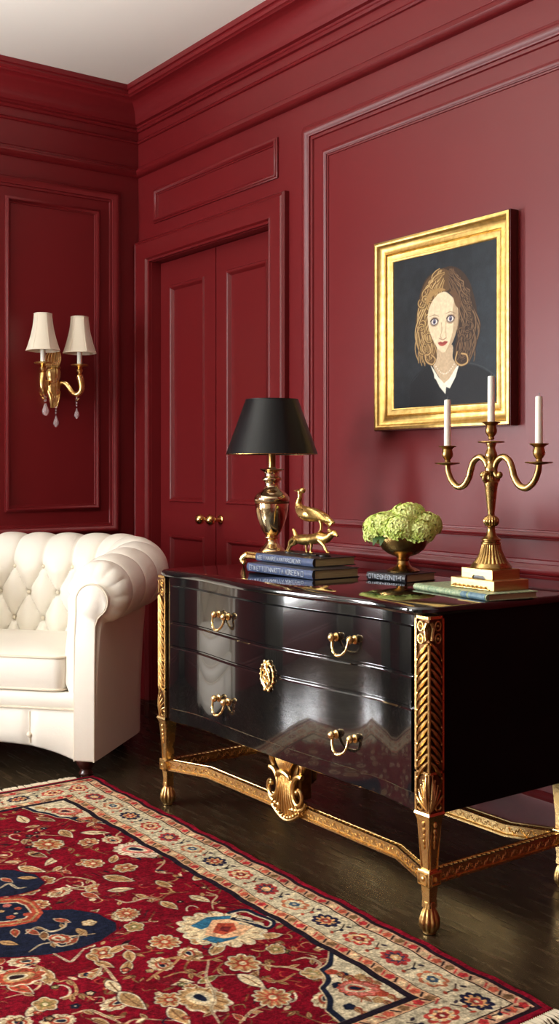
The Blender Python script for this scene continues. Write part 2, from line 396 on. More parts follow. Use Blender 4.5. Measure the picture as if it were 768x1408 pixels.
# drawers
DRX0, DRX1 = CX0+.060, CX1-.060
for z0, z1, k in ((.611, .729, 0), (.533, .606, 1), (.327, .528, 2)):
    db = MB(); front_strip(db, DRX0, DRX1, z0, z1, .006, .03, arch=.012 if k == 2 else 0, bev=.004)
    d = RC(db.build('drawer', M_black, com, angle=35))
    if k != 1:
        zc = (.668, 0, .414)[k]
        for hx in (-2.735, -2.173):
            hb = MB(); yf = lambda x: CY0+.004-serp(x)-.006
            for sx in (-.038, .038):
                x = hx+sx; y = yf(x)
                pr = [(.0, 0), (.0135, 0), (.0135, .003), (.010, .005), (.006, .006), (.006, .009), (.010, .011), (.0128, .016), (.0118, .021), (.007, .025), (0, .026)]
                t = MB().lathe(pr, seg=16); V = np.vstack(t.v); V = np.stack([V[:, 0]+x, y-V[:, 2], V[:, 1]+zc], 1); hb.add(V, t.f)
            pts = []; rr = []
            for a in np.linspace(0, 1, 25):
                ang = pi*a; x = hx-.038*cos(ang)*(1-.14*sin(ang)); z = zc-.002-.047*sin(ang)**.62; y = yf(hx)-.018-.010*sin(ang)
                pts.append((x, y, z)); rr.append(.0032+.0016*abs(sin(6*pi*a))**2*(.4+.6*sin(ang))+.0018*math.exp(-((a-.5)/.08)**2))
            hb.tube(pts, rr, seg=10)
            hb.v = [np.array([(hx+(p[0]-hx)*.84, p[1], zc+(p[2]-zc)*.86) for p in v_]) for v_ in hb.v]
            h = hb.build('handle', M_gold, d, smooth=True); h.data.transform(__import__('mathutils').Matrix.Translation(-ORG))
    if k == 2:
        eb = MB(); x0, z0_ = -2.482, .528; y = CY0+.004-serp(x0)-.009
        Q = lambda a, r, dy=0: (x0+r*.034*cos(a), y-dy, z0_+r*.040*sin(a))
        eb.tube([Q(a, .88) for a in np.linspace(0, 2*pi, 40)[:-1]], .0032, closed=True, seg=8)
        for a in np.linspace(0, 2*pi, 17)[:-1]: eb.ell(Q(a, .93), .0045, 8)
        for sg in (-1, 1):
            eb.tube([(x0+sg*(.002+.013*sin(t*pi*1.3)), y-.003, z0_-.034+.066*t) for t in np.linspace(0, 1, 16)], .0028, seg=8)
            eb.tube([(x0+sg*(.008+.008*cos(t)), y-.003, z0_+.010+.010*sin(t)) for t in np.linspace(0, 5, 14)], .0024, seg=8)
            eb.tube([(x0+sg*(.011+.007*cos(t)), y-.003, z0_-.014+.009*sin(t)) for t in np.linspace(0, 5.5, 14)], .0024, seg=8)
            eb.ell((x0+sg*.009, y-.002, z0_-.040), (.006, .004, .005), 8); eb.ell((x0+sg*.008, y-.002, z0_+.039), (.006, .004, .005), 8)
        eb.ell((x0, y-.003, z0_+.002), (.006, .005, .009), 10); eb.ell((x0, y-.003, z0_+.030), (.005, .004, .007), 10)
        e = eb.build('escutcheon', M_gold, d, smooth=True); e.data.transform(__import__('mathutils').Matrix.Translation(-ORG))
# corner posts: local frame, corner edge (outer front) at origin; faces go along +a (front) and +b (side)
PW = .046
def post(cx, cy, sx, sy):
    """cx,cy outer corner; sx = direction of the front face away from the corner, sy = direction of side face"""
    T = lambda a, b, z: (cx+sx*a, cy+sy*b, z)
    def bx(mb, a0, a1, b0, b1, z0, z1, c=0):
        p, q = T(a0, b0, z0), T(a1, b1, z1)
        mb.box(min(p[0], q[0]), max(p[0], q[0]), min(p[1], q[1]), max(p[1], q[1]), z0, z1, c)
    g = MB(); bx(g, .002, PW, .002, PW, .283, .757)
    ps = RC(g.build('corner_post', M_patina, com))
    c = MB()
    F = [lambda u, z, d: T(u, -d, z), lambda u, z, d: T(-d, u, z)]   # two faces: u from corner outward, d out
    for f in F:
        # border strips
        for (u0, u1, z0, z1) in ((PW-.006, PW, .283, .757), (0, PW, .750, .757), (0, PW, .383, .389), (0, PW, .283, .289)):
            v = [f(u, z, d) for d in (-.003, .0035) for u, z in ((u0, z0), (u1, z0), (u1, z1), (u0, z1))]
            c.add(v, [(0, 1, 2, 3), (4, 5, 6, 7), (0, 1, 5, 4), (1, 2, 6, 5), (2, 3, 7, 6), (3, 0, 4, 7)])
        # rosettes
        for zz in (.733, .703):
            c.tube([f(PW*.55+.009*cos(a), zz+.011*sin(a), .003) for a in np.linspace(0, 2*pi, 15)[:-1]], .0024, closed=True, seg=6)
            c.ell(f(PW*.55, zz, .003), .0042, 8)
        c.tube([f(.004, .742, .003), f(.010, .728, .004), f(.006, .700, .003)], .004, seg=6)
        # herringbone leaf blades
        for k in range(15):
            z = .694-k*.0200
            pts = [f(.002+.036*t**.8, z-.040*t**1.25-.006*sin(pi*t), .001+.0045*sin(pi*min(1, t*1.05))) for t in np.linspace(0, 1, 9)]
            c.tube(pts, [.0012+.0038*sin(pi*(.12+.8*t)) for t in np.linspace(0, 1, 9)], seg=6)
            if k % 2 == 0: c.ell(f(.037, z-.043, .003), (.0035, .0035, .0035), 6)
        # acanthus fan
        for k in range(5):
            a = k/4
            pts = [f(.003+(.006+.033*a)*t**(1.2-.4*a), .296+(.084-.052*a)*t+.004*sin(pi*t), .001+.0045*sin(pi*t)) for t in np.linspace(0, 1, 9)]
            c.tube(pts, [.0010+.0021*sin(pi*(.1+.8*t)) for t in np.linspace(0, 1, 9)], seg=6)
            c.ell(pts[-1], .0036, 6)
        c.tube([f(.028+.009*cos(a), .306+.010*sin(a), .002) for a in np.linspace(.5, 6, 12)], .0028, seg=6)
    c.tube([T(0, 0, z) for z in (.690, .5, .389)], .0042, seg=8)
    c.tube([T(.001, .001, z) for z in (.383, .33, .289)], .003, seg=6)
    RC(c.build('leaf_carving', M_gilt, ps, smooth=True)); ps.children[0].data.transform(__import__('mathutils').Matrix.Translation(-ORG)) if False else None
    # leg: tapered square, curved slightly
    ins = lambda z: 0
    l = MB(); R = []
    for z, wd, off in ((.292, PW+.004, -.004), (.286, PW+.006, -.006), (.280, PW+.002, -.003), (.272, PW-.004, .0), (.23, PW-.010, .003), (.19, PW-.016, .006), (.152, PW-.018, .008),
                       (.152, PW-.008, .002), (.149, PW-.006, .001), (.118, PW-.006, .001), (.115, PW-.010, .003), (.113, PW-.018, .008), (.085, PW-.022, .010), (.062, PW-.020, .009)):
        ch = .0
        R.append([T(off, off, z), T(off+wd, off, z), T(off+wd, off+wd, z), T(off, off+wd, z)])
    l.rings(R, caps=True)
    lg = RC(l.build('leg', M_gold, com, angle=30))
    lc = MB()
    ins_at = lambda z: .003+(.272-z)/.12*.005
    for i, f in enumerate(F):
        for u0 in (.10, .90):
            pts = [f(ins_at(z)+(PW-.004-(.272-z)/.12*.014)*u0, z, -ins_at(z)+.001) for z in np.linspace(.272, .155, 6)]
            lc.tube(pts, .0017, seg=6)
        for k, z in enumerate((.262, .246, .232, .220, .210)):
            lc.ell(f(.021, z, -ins_at(z)+.0015), (.0062-.0008*k, .0062-.0008*k, .0075), 8)
        lc.tube([f(.008+.028*a, .120, .001) for a in (0, 1)]+[f(.036, .146, .001), f(.008, .146, .001)], .0018, closed=True, seg=6)
        lc.ell(f(.021, .133, .0005), (.005, .003, .007), 8)
    lc2 = lc.build('leg_carving', M_gilt, lg, smooth=True); lc2.data.transform(__import__('mathutils').Matrix.Translation(-ORG))
    # paw foot with lobes
    fb = MB(); cxx, cyy = T(.021, .021, 0)[:2]
    fb.lathe([(.012, 0), (.016, .002), (.016, .006), (.020, .011), (.0232, .021), (.0226, .034), (.0180, .050), (.0130, .064), (.0140, .072), (.013, .076)], (cxx, cyy, 0), seg=64, lobes=(10, lambda z: .24 if .008 < z < .055 else 0))
    RC(fb.build('foot', M_gilt, com, smooth=True))
for (cx, cy, sx, sy) in ((CX1+.002, CY0-.002, -1, 1), (CX0-.010, CY0-.002, 1, 1), (CX1+.002, CY1+.002, -1, -1), (CX0-.010, CY1+.002, 1, -1)): post(cx, cy, sx, sy)
# leaf_carving is a child of a child: same frame as its post
# stretchers
def stretcher(path, z0, z1, th, name='stretcher'):
    mb = MB(); R = []; n = len(path)
    nor = []
    for i in range(n):
        a = Vector(path[max(0, i-1)]); b = Vector(path[min(n-1, i+1)]); t = (b-a).normalized(); nor.append(Vector((-t.y, t.x)))
    for i, p in enumerate(path):
        q = nor[i]*th/2
        R.append([(p[0]-q.x, p[1]-q.y, z0), (p[0]-q.x, p[1]-q.y, z0+.005), (p[0]-q.x*.6, p[1]-q.y*.6, z0+.007), (p[0]-q.x*.6, p[1]-q.y*.6, z1-.007), (p[0]-q.x, p[1]-q.y, z1-.005), (p[0]-q.x, p[1]-q.y, z1),
                  (p[0]-q.x*.55, p[1]-q.y*.55, z1), (p[0]-q.x*.5, p[1]-q.y*.5, z1-.002), (p[0]+q.x*.5, p[1]+q.y*.5, z1-.002), (p[0]+q.x*.55, p[1]+q.y*.55, z1),
                  (p[0]+q.x, p[1]+q.y, z1), (p[0]+q.x, p[1]+q.y, z1-.005), (p[0]+q.x*.6, p[1]+q.y*.6, z1-.007), (p[0]+q.x*.6, p[1]+q.y*.6, z0+.007), (p[0]+q.x, p[1]+q.y, z0+.005), (p[0]+q.x, p[1]+q.y, z0)])
    mb.rings(R, caps=True); st = RC(mb.build(name, M_gold, com, angle=30))
    # guilloche relief on both faces and on top
    g = MB(); L = [0]
    for i in range(1, n): L.append(L[-1]+(Vector(path[i])-Vector(path[i-1])).length)
    def at(s):
        for i in range(1, n):
            if s <= L[i]+1e-9:
                k = (s-L[i-1])/(L[i]-L[i-1]); p = Vector(path[i-1]).lerp(Vector(path[i]), k); t = (Vector(path[i])-Vector(path[i-1])).normalized(); return p, t
        return Vector(path[-1]), t
    ns = int(L[-1]/.016); zc = (z0+z1)/2; hh = (z1-z0)/2-.008
    for k in range(ns):
        s = (k+.5)*L[-1]/ns; p, t = at(s); nn = Vector((-t.y, t.x))
        for sg in (-1, 1):
            q = p+nn*sg*th*.30
            ax = lambda u, v: (q.x+t.x*u, q.y+t.y*u, zc+v)
            g.tube([ax(-.007, -hh*.9*(-1)**k), ax(-.003, hh*.3*(-1)**k), ax(.002, -hh*.1), ax(.006, hh*.9*(-1)**k)], .0013, seg=5)
            g.ell(ax(-.001, -hh*.45*(-1)**k), .0019, 6)
        g.tube([(p.x+t.x*u+nn.x*v, p.y+t.y*u+nn.y*v, z1-.002) for u, v in ((-.006, -.005), (-.002, .004), (.002, -.004), (.006, .005))], .0013, seg=5)
    o = g.build('guilloche_relief', M_gilt, st, smooth=True); o.data.transform(__import__('mathutils').Matrix.Translation(-ORG))
    return st
LZ0, LZ1 = .117, .150
fx0, fx1 = CX0+.015, CX1-.02
stretcher([(fx0+.01, CY0+.02), (-2.955, 1.868), (-2.505, 1.868)], LZ0, LZ1, .024)
stretcher([(-2.519, 1.868), (-2.055, 1.868), (fx1-.01, CY0+.02)], LZ0, LZ1, .024)
stretcher([(fx0+.01, CY1-.02), (-2.99, 2.225), (-2.01, 2.225), (fx1-.01, CY1-.03)], LZ0, LZ1, .040)
stretcher([(CX1-.02, CY0+.035), (CX1-.02, CY1-.035)], LZ0, LZ1, .024)
stretcher([(CX0+.012, CY0+.035), (CX0+.012, CY1-.035)], LZ0, LZ1, .024)
# shell cartouche in the middle of the front stretcher
def cartouche(x0, y0, zb, zt, m=M_gilt):
    g = MB(); Hh = zt-zb; Wd = .108
    Q = lambda a, b, d=0: (x0+a*Wd, y0-d, zb+b*Hh)
    # backing plate
    out = [(-.42, .99), (-.50, .80), (-.58, .60), (-.62, .40), (-.60, .22), (-.40, .10), (-.22, -.02), (-.05, -.10), (0, -.12), (.05, -.10), (.22, -.02), (.40, .10), (.60, .22), (.62, .40), (.58, .60), (.50, .80), (.42, .99)]
    inner = [(-.55, .99), (-.42, .70), (-.28, .45), (-.30, .25), (-.5, .12), (-.25, -.02), (0, -.12), (.25, -.02), (.5, .12), (.30, .25), (.28, .45), (.42, .70), (.55, .99)]
    R = [[Q(a, b, -.012) for a, b in inner], [Q(a, b, .004) for a, b in inner]]
    g.rings(R, caps=True)
    # flutes fanning up and down
    for k in range(-4, 5):
        a = k/4
        p = [Q(a*.10+a*.42*t**1.3, .55+.44*t, .008+.010*sin(pi*t*.9)) for t in np.linspace(0, 1, 8)]
        g.tube(p, [.0030+.0028*t for t in np.linspace(0, 1, 8)], seg=8)
        p = [Q(a*.26+a*.34*t**2, .58-.60*t+.10*abs(a)*t, .012+.006*sin(pi*t)) for t in np.linspace(0, 1, 10)]
        g.tube(p, [.0022+.0020*t for t in np.linspace(0, 1, 10)], seg=8)
    # brow
    g.tube([Q(-.30*cos(t)*1., .56+.10*sin(t), .022) for t in np.linspace(0, pi, 12)], [.004+.004*sin(t) for t in np.linspace(0, pi, 12)], seg=8)
    # volutes
    for sg in (-1, 1):
        p = []; rr = []
        for t in np.linspace(0, 1, 40):
            ang = 1.9-t*7.2; rad = .30*(1-t)**.9+.05
            p.append(Q(sg*(.62-rad*cos(ang)*1.0-.02), .38+rad*sin(ang)*.80, .012+.006*t)); rr.append(.0085-.004*t)
        g.tube(p, rr, seg=8); g.ell(p[-1], .008, 10)
        p = [Q(sg*(.22+.62*sin(t*1.5)), .10+.18*t-.05*sin(pi*t), .010) for t in np.linspace(0, 1, 12)]
        g.tube(p, [.008*(1-.5*t) for t in np.linspace(0, 1, 12)], seg=8)
        p = [Q(sg*(.40+.28*sin(pi*t*.8)), .98-.30*t, .008) for t in np.linspace(0, 1, 10)]
        g.tube(p, [.004+.006*sin(pi*t) for t in np.linspace(0, 1, 10)], seg=8)
        g.ell(Q(sg*.60, .86, .01), (.007, .006, .012), 8)
    # bottom lip with beads
    p = [Q(-.62+1.24*t, .06-.16*sin(pi*t), .012) for t in np.linspace(0, 1, 16)]
    g.tube(p, .0052, seg=8)
    for t in np.linspace(.08, .92, 9): g.ell(Q(-.62+1.24*t, .11-.16*sin(pi*t), .016), .0048, 8)
    return g
shell = RC(cartouche(-2.512, 1.858, .118, .300).build('shell_cartouche', M_gilt, com, smooth=True))
bk = MB().box(-2.565, -2.465, 1.862, 1.905, .16, .31, .004).tube([(-2.52, 1.90, .17), (-2.52, 1.95, .20), (-2.52, 1.95, .29)], .012)
RC(bk.build('shell_bracket', M_patina, com))

# ================================================================== ARMCHAIR (chesterfield)
P0 = Vector((-3.507, 1.741, 0)); BD = Vector((-.6605, .7508)); SDv = Vector((.7508, .6605))
srz = math.atan2(.6605, .7508)
sofa = thing('chesterfield_sofa', 'cream button-tufted chesterfield seat with rolled arm, angled into the corner under the wall sconce', 'sofa', (P0.x, P0.y, 0), srz)
# local x = s (towards photo right), local y = depth (towards the corner)
WT, DS, RR = .90, .41, .25
def path(u):
    """u arc length along the outer body line from right-arm front; returns point, outward normal"""
    L1 = DS; La = RR*pi/2; L2 = WT-2*RR
    if u <= L1: return (0, u), (1, 0)
    if u <= L1+La:
        a = (u-L1)/RR; return (-RR+RR*cos(a), DS+RR*sin(a)), (cos(a), sin(a))
    if u <= L1+La+L2: return (-RR-(u-L1-La), DS+RR), (0, 1)
    if u <= L1+2*La+L2:
        a = (u-L1-La-L2)/RR; return (-WT+RR-RR*sin(a), DS+RR*cos(a)), (-sin(a), cos(a))
    return (-WT, DS-(u-L1-2*La-L2)), (-1, 0)
LT = 2*DS+RR*pi+WT-2*RR
SPU, SPV = .128, .106
def lin(a, b, t): return a+(b-a)*min(1, max(0, t))
def section(e):
    """e = distance from the nearer arm front; list of (n, z, v) v = arc coordinate for tufting, None = plain"""
    k = min(1, max(0, e/.62)); zc = .655+.052*k; r = .108+.018*k
    pts = []
    for t in np.linspace(0, 1, 16): pts.append([.0+.022*t**2, .068+(zc-r*.92-.068)*t, None, 0])
    for a in np.radians(np.linspace(-62, 180, 64)): pts.append([-.010+r*cos(a), zc+r*sin(a), r*(pi-a), 1])   # v: distance above row-1
    zi = zc
    for t in np.linspace(0, 1, 46)[1:]: pts.append([-.010-r-.015*t, zi-(zi-.34)*t, -(zi-.34)*t, 2])
    return pts, zc, r
us = np.concatenate([np.linspace(0, .09, 20), np.linspace(.09, LT-.09, 330)[1:-1], np.linspace(LT-.09, LT, 20)])
UC = LT/2
R = []
for u in us:
    (px, py), (nx, ny) = path(u); e = min(u, LT-u); pts, zc, r = section(e); row = []
    cap = 1-(1-min(1, e/.055))**2; cap = math.sqrt(max(0, cap)); sc = .52+.48*cap
    N_ = len(pts); prev = None
    for i, (n, z, v, kind) in enumerate(pts):
        j = min(i+1, N_-1); k2 = max(i-1, 0); tn = (pts[j][0]-pts[k2][0], pts[j][1]-pts[k2][1]); l = math.hypot(*tn) or 1; on = (tn[1]/l, -tn[0]/l)
        d = 0.
        ph = (u-UC)/SPU
        if kind == 1:
            al = v/r  # 0 inner .. 
            f = abs(sin(pi*(ph)))**.42
            fade = min(1, (v+.02)/.05); inner = 1
            # v near zero must match the lattice row-1 below
            amp = .022*(1-.55*min(1, max(0, v-.17)/.10))
            d = amp*f-amp*.5
            pit = math.exp(-(((ph-round(ph))*SPU/.012)**2+(v/.012)**2)); d -= .014*pit
        elif kind == 2:
            q = v/SPV    # 0 at row one, -1 next row
            a_ = ph+q/2; b2 = ph-q/2
            f = (abs(sin(pi*a_))*abs(sin(pi*b2)))**.5
            fl = 1 if v > -3.1*SPV else 0
            d = .034*f-.016
            ra, rb = round(a_), round(b2)
            if True:
                # nearest lattice point
                cu = (ra+rb)/2; cv = (ra-rb)
                du = (ph-cu)*SPU; dv = (q-cv)*SPV; d -= .016*math.exp(-(du*du+dv*dv)/.00016)
            blend = min(1, -v/.02); f1 = abs(sin(pi*ph))**.42; d = d*blend+(.022*f1-.011)*(1-blend)
        if e < .09:
            w_ = max(0, 1-e/.09)
            ang = math.atan2(z-zc, n+.01)
            if kind >= 1 and kind != 2: d = d*(1-w_)+min(1, w_*1.6)*(.009*abs(sin(ang*6))**.45-.006)
            else: d *= (1-w_)
        nn, zz = n+on[0]*d, z+on[1]*d
        cn = -.035
        if kind == 0: nn2 = cn+(nn-cn)*(.93+.07*cap); zz2 = zz
        else: nn2 = cn+(nn-cn)*sc if kind == 1 else cn+(nn-cn)*(.70+.30*cap); zz2 = (zc-.02)+(zz-zc+.02)*sc if kind == 1 else zz
        if kind == 2 and False: pass
        row.append((px+nx*nn2, py+ny*nn2, zz2))
    R.append(row)
mb = MB(); mb.rings(R, closed=True); mb.f.append(tuple(range(len(R[0])))); mb.f.append(tuple(range((len(R)-1)*len(R[0]), len(R)*len(R[0])))[::-1])
body = mb.build('back_and_arms', M_cream, sofa, smooth=True)
for e_ in body.data.edges: pass
# upholstery buttons
for row_ in range(0, 4):
    for c_ in range(-9, 10):
        ph = c_+(row_ % 2)*.5; u = UC+ph*SPU
        if u < .10 or u > LT-.10: continue
        (px, py), (nx, ny) = path(u); e = min(u, LT-u); pts, zc, r = section(e); z = zc-row_*SPV
        if z < .44: continue
        n = -.010-r-.015*(row_*SPV)/(zc-.34)+.013
        b = MB(); b.ell((0, 0, 0), (.0085, .0085, .0085), 10); o = b.build('button', M_creamv, sofa, smooth=True); o.location = (px+nx*n, py+ny*n, z)
        if row_ == 3: pass
# front arm panels (scroll facing)
def arm_panel(sg, s0):
    out = [(-.074, .070)]
    out += [(-.074, .30), (-.073, .50), (-.068, .60)]
    cx_, cz_, r_ = -.008, .640, .060
    for a in np.radians(np.linspace(176, -55, 26)): out.append((cx_+r_*cos(a), cz_+r_*sin(a)))
    out += [(.014, .578), (.004, .55), (.001, .40), (0, .070)]
    g = MB(); g.prism([(a, z) for a, z in out], lambda a, z, d: (s0+sg*a, d, z), .08, -.024, .006)
    o = g.build('arm_front_panel', M_cream, sofa, angle=50)
    t = MB(); t.tube([(s0+sg*a, -.021, z) for a, z in out], .0032, seg=6)
    t.build('piping', M_creamv, o, smooth=True)
arm_panel(1, 0); arm_panel(-1, -WT)
# seat base / apron with arched lower edge
g = MB(); R = []
for x in np.linspace(-WT+.07, -.07, 60):
    t = (x+WT/2)/(WT/2-.07); zb = .062+.055*(1-min(1, abs(t)**3.0*1.05)) if abs(t) < 1 else .062
    sx = -.254; dn = min(abs(x-sx), abs(x+WT+sx-0)); dim = .010*math.exp(-(dn/.016)**2)
    R.append([(x, .50, zb), (x, .004+dim*.5, zb), (x, -.006+dim, zb+.008), (x, -.012+dim, .16), (x, -.008+dim*.6, .235), (x, -.001, .246), (x, -.006, .25), (x, -.013, .262), (x, -.013, .296), (x, -.004, .308), (x, .50, .31)])
g.rings(R, caps=True); ap = g.build('seat_base', M_cream, sofa, angle=50)
for sx in (-.254, -WT+.254):
    b = MB(); b.ell((sx, -.004, .151), (.010, .007, .010), 12); b.build('button', M_creamv, sofa, smooth=True)
    t = MB(); t.tube([(sx, -.002, .122), (sx, -.002, .135), (sx, -.002, .165), (sx, -.003, .235)], .0022, seg=6); t.build('seam', M_creamv, ap, smooth=True)
t = MB(); t.tube([(x, -.011, .250) for x in np.linspace(-WT+.074, -.074, 8)], .0042, seg=6); t.build('piping', M_creamv, ap, smooth=True)
# seat cushion
g = MB(); R = []; a0, a1, b0, b1 = -WT+.125, -.125, -.010, .545
def cush(z, k):
    rr = .035; pts = []
    for cx_, cy_, st in ((a1-rr, b0+rr, -90), (a1-rr, b1-rr, 0), (a0+rr, b1-rr, 90), (a0+rr, b0+rr, 180)):
        for a in np.radians(np.linspace(st, st+90, 7)): pts.append((cx_+(rr-k)*cos(a), cy_+(rr-k)*sin(a), z))
    out = []
    for i in range(len(pts)):
        p, q = Vector(pts[i]), Vector(pts[(i+1) % len(pts)]); m_ = max(1, int((q-p).length/.04))
        for j in range(m_): out.append(tuple(p.lerp(q, j/m_)))
    return out
cxm, cym = (a0+a1)/2, (b0+b1)/2
for z, k in ((.312, .012), (.318, .002), (.345, -.006), (.385, -.008), (.420, -.003), (.430, .0), (.434, .006)): R.append(cush(z, k))
for f_, dz in ((.9, .012), (.75, .020), (.5, .026), (.25, .029), (.02, .030)):
    R.append([(cxm+(x-cxm)*f_, cym+(y-cym)*f_, .434+dz) for x, y, z in cush(.434, .006)])
g.rings(R, caps=True); cu = g.build('seat_cushion', M_cream, sofa, smooth=True)
t = MB()
for z, k in ((.432, -.001), (.316, .002)): t.tube(cush(z, k), .0048, closed=True, seg=8)
t.build('piping', M_creamv, cu, smooth=True)
for (x, y) in ((-.068, .072), (-WT+.068, .072), (-.13, .56), (-WT+.13, .56)):
    l = MB(); l.lathe([(.024, 0), (.026, .005), (.022, .012), (.021, .02), (.030, .032), (.036, .045), (.036, .058), (.030, .062), (.040, .066), (.040, .075)], (x, y, 0), seg=28)
    l.build('leg', M_leg, sofa, smooth=True)
# ================================================================== painted surfaces: a small raster painter (real surface colour, no light)
class Canvas:
    def __init__(s, x0, x1, y0, y1, nx, ny, bg, ys=None):
        s.X = np.linspace(x0, x1, nx); s.Y = np.linspace(y0, y1, ny) if ys is None else ys
        s.GX, s.GY = np.meshgrid(s.X, s.Y); s.A = np.zeros(s.GX.shape+(3,)); s.A[:] = np.array(bg)/255.; s.soft = (x1-x0)/nx
    def win(s, xa, xb, ya, yb):
        i0, i1 = np.searchsorted(s.X, (xa, xb)); j0, j1 = np.searchsorted(s.Y, (ya, yb)); return slice(max(0, j0-2), j1+2), slice(max(0, i0-2), i1+2)
    def put(s, W_, sd, col, al=1.):
        if sd.size == 0: return
        k = np.clip(.5-sd/s.soft, 0, 1)[..., None]*al; s.A[W_] = s.A[W_]*(1-k)+np.array(col)/255.*k
    def ell(s, cx, cy, rx, ry, col, rot=0., al=1.):
        m = max(rx, ry); W_ = s.win(cx-m, cx+m, cy-m, cy+m); x = s.GX[W_]-cx; y = s.GY[W_]-cy
        c_, s_ = cos(rot), sin(rot); u = (x*c_+y*s_)/rx; v = (-x*s_+y*c_)/ry; s.put(W_, (np.sqrt(u*u+v*v)-1)*min(rx, ry), col, al)
    def flower(s, cx, cy, r, n, amp, col, rot=0., sq=1., srot=0., pw=1., al=1.):
        W_ = s.win(cx-r*1.4/min(1, sq), cx+r*1.4/min(1, sq), cy-r*1.4/min(1, sq), cy+r*1.4/min(1, sq)); x = s.GX[W_]-cx; y = s.GY[W_]-cy
        c_, s_ = cos(srot), sin(srot); u = x*c_+y*s_; v = (-x*s_+y*c_)/sq; th = np.arctan2(v, u)-rot; rr = np.hypot(u, v)
        R_ = r*(1-amp+amp*np.abs(np.cos(n*th/2))**pw); s.put(W_, rr-R_, col, al)
    def poly(s, P_, col, al=1.):
        P_ = np.array(P_, float); W_ = s.win(P_[:, 0].min(), P_[:, 0].max(), P_[:, 1].min(), P_[:, 1].max()); x = s.GX[W_]; y = s.GY[W_]
        if x.size == 0: return
        ins = np.zeros(x.shape, bool); d = np.full(x.shape, 1e9)
        for i in range(len(P_)):
            a, b = P_[i-1], P_[i]; 
            if a[1] != b[1]:
                c_ = (a[1] > y) != (b[1] > y); xi = (b[0]-a[0])*(y-a[1])/(b[1]-a[1])+a[0]; ins ^= c_ & (x < xi)
            ab = b-a; t = np.clip(((x-a[0])*ab[0]+(y-a[1])*ab[1])/(ab@ab+1e-12), 0, 1); d = np.minimum(d, np.hypot(x-a[0]-t*ab[0], y-a[1]-t*ab[1]))
        s.put(W_, np.where(ins, -d, d), col, al)
    def stroke(s, P_, wd, col, al=1., taper=0.):
        P_ = np.array(P_, float); n = len(P_)-1; m = wd if not hasattr(wd, '__len__') else max(wd)
        W_ = s.win(P_[:, 0].min()-m, P_[:, 0].max()+m, P_[:, 1].min()-m, P_[:, 1].max()+m); x = s.GX[W_]; y = s.GY[W_]; d = np.full(x.shape, 1e9)
        if x.size == 0: return
        for i in range(n):
            a, b = P_[i], P_[i+1]; ab = b-a; t = np.clip(((x-a[0])*ab[0]+(y-a[1])*ab[1])/(ab@ab+1e-12), 0, 1)
            g = (i+t)/n; ww = wd/2*(1-taper*np.abs(2*g-1)) if not taper < 0 else wd/2*(1+taper*g)
            d = np.minimum(d, np.hypot(x-a[0]-t*ab[0], y-a[1]-t*ab[1])-ww)
        s.put(W_, d, col, al)
def smooth(P_, n=8):
    P_ = np.array(P_, float); Q = np.vstack([2*P_[0]-P_[1], P_, 2*P_[-1]-P_[-2]]); out = []
    for i in range(1, len(Q)-2):
        for t in np.linspace(0, 1, n, endpoint=False):
            out.append(.5*((2*Q[i])+(-Q[i-1]+Q[i+1])*t+(2*Q[i-1]-5*Q[i]+4*Q[i+1]-Q[i+2])*t*t+(-Q[i-1]+3*Q[i]-3*Q[i+1]+Q[i+2])*t**3))
    out.append(Q[-2]); return np.array(out)
def noise2(GX, GY, sc, seed):
    rs = np.random.RandomState(seed); g = rs.rand(256, 256); x = GX*sc; y = GY*sc; xi = np.floor(x).astype(int); yi = np.floor(y).astype(int); fx = x-xi; fy = y-yi
    fx = fx*fx*(3-2*fx); fy = fy*fy*(3-2*fy); G = lambda a, b: g[a % 256, b % 256]
    return (G(xi, yi)*(1-fx)+G(xi+1, yi)*fx)*(1-fy)+(G(xi, yi+1)*(1-fx)+G(xi+1, yi+1)*fx)*fy
def paint_mesh(name, cv, place, m, parent=None):
    ny, nx = cv.GX.shape; V = place(cv.GX, cv.GY).reshape(-1, 3)
    idx = np.arange(ny*nx).reshape(ny, nx); F = np.stack([idx[:-1, :-1], idx[:-1, 1:], idx[1:, 1:], idx[1:, :-1]], -1).reshape(-1, 4)
    me = bpy.data.meshes.new(name); me.vertices.add(len(V)); me.vertices.foreach_set('co', V.astype(np.float32).ravel())
    me.loops.add(F.size); me.loops.foreach_set('vertex_index', F.astype(np.int32).ravel())
    me.polygons.add(len(F)); me.polygons.foreach_set('loop_start', np.arange(0, F.size, 4, dtype=np.int32)); me.polygons.foreach_set('loop_total', np.full(len(F), 4, np.int32))
    me.update(calc_edges=True)
    ca = me.color_attributes.new('pattern', 'FLOAT_COLOR', 'POINT'); col = np.ones((len(V), 4), np.float32); col[:, :3] = s2l(np.clip(cv.A, 0, 1)).reshape(-1, 3); ca.data.foreach_set('color', col.ravel())
    me.materials.append(m); o = bpy.data.objects.new(name, me); C.objects.link(o)
    if parent is not None: o.parent = parent
    return o
def attr_mat(name, rough, bump, bscale, sheen=0., spec=.5, coat=0.):
    m = mat(name, (.5, .5, .5), rough, bump=bump, bscale=bscale, sheen=sheen, spec=spec, coat=coat); nt = m.node_tree
    a = nt.nodes.new('ShaderNodeVertexColor'); a.layer_name = 'pattern'; nt.links.new(a.outputs['Color'], nt.nodes['Principled BSDF'].inputs['Base Color']); return m
random.seed(5); RNG = np.random.RandomState(5)

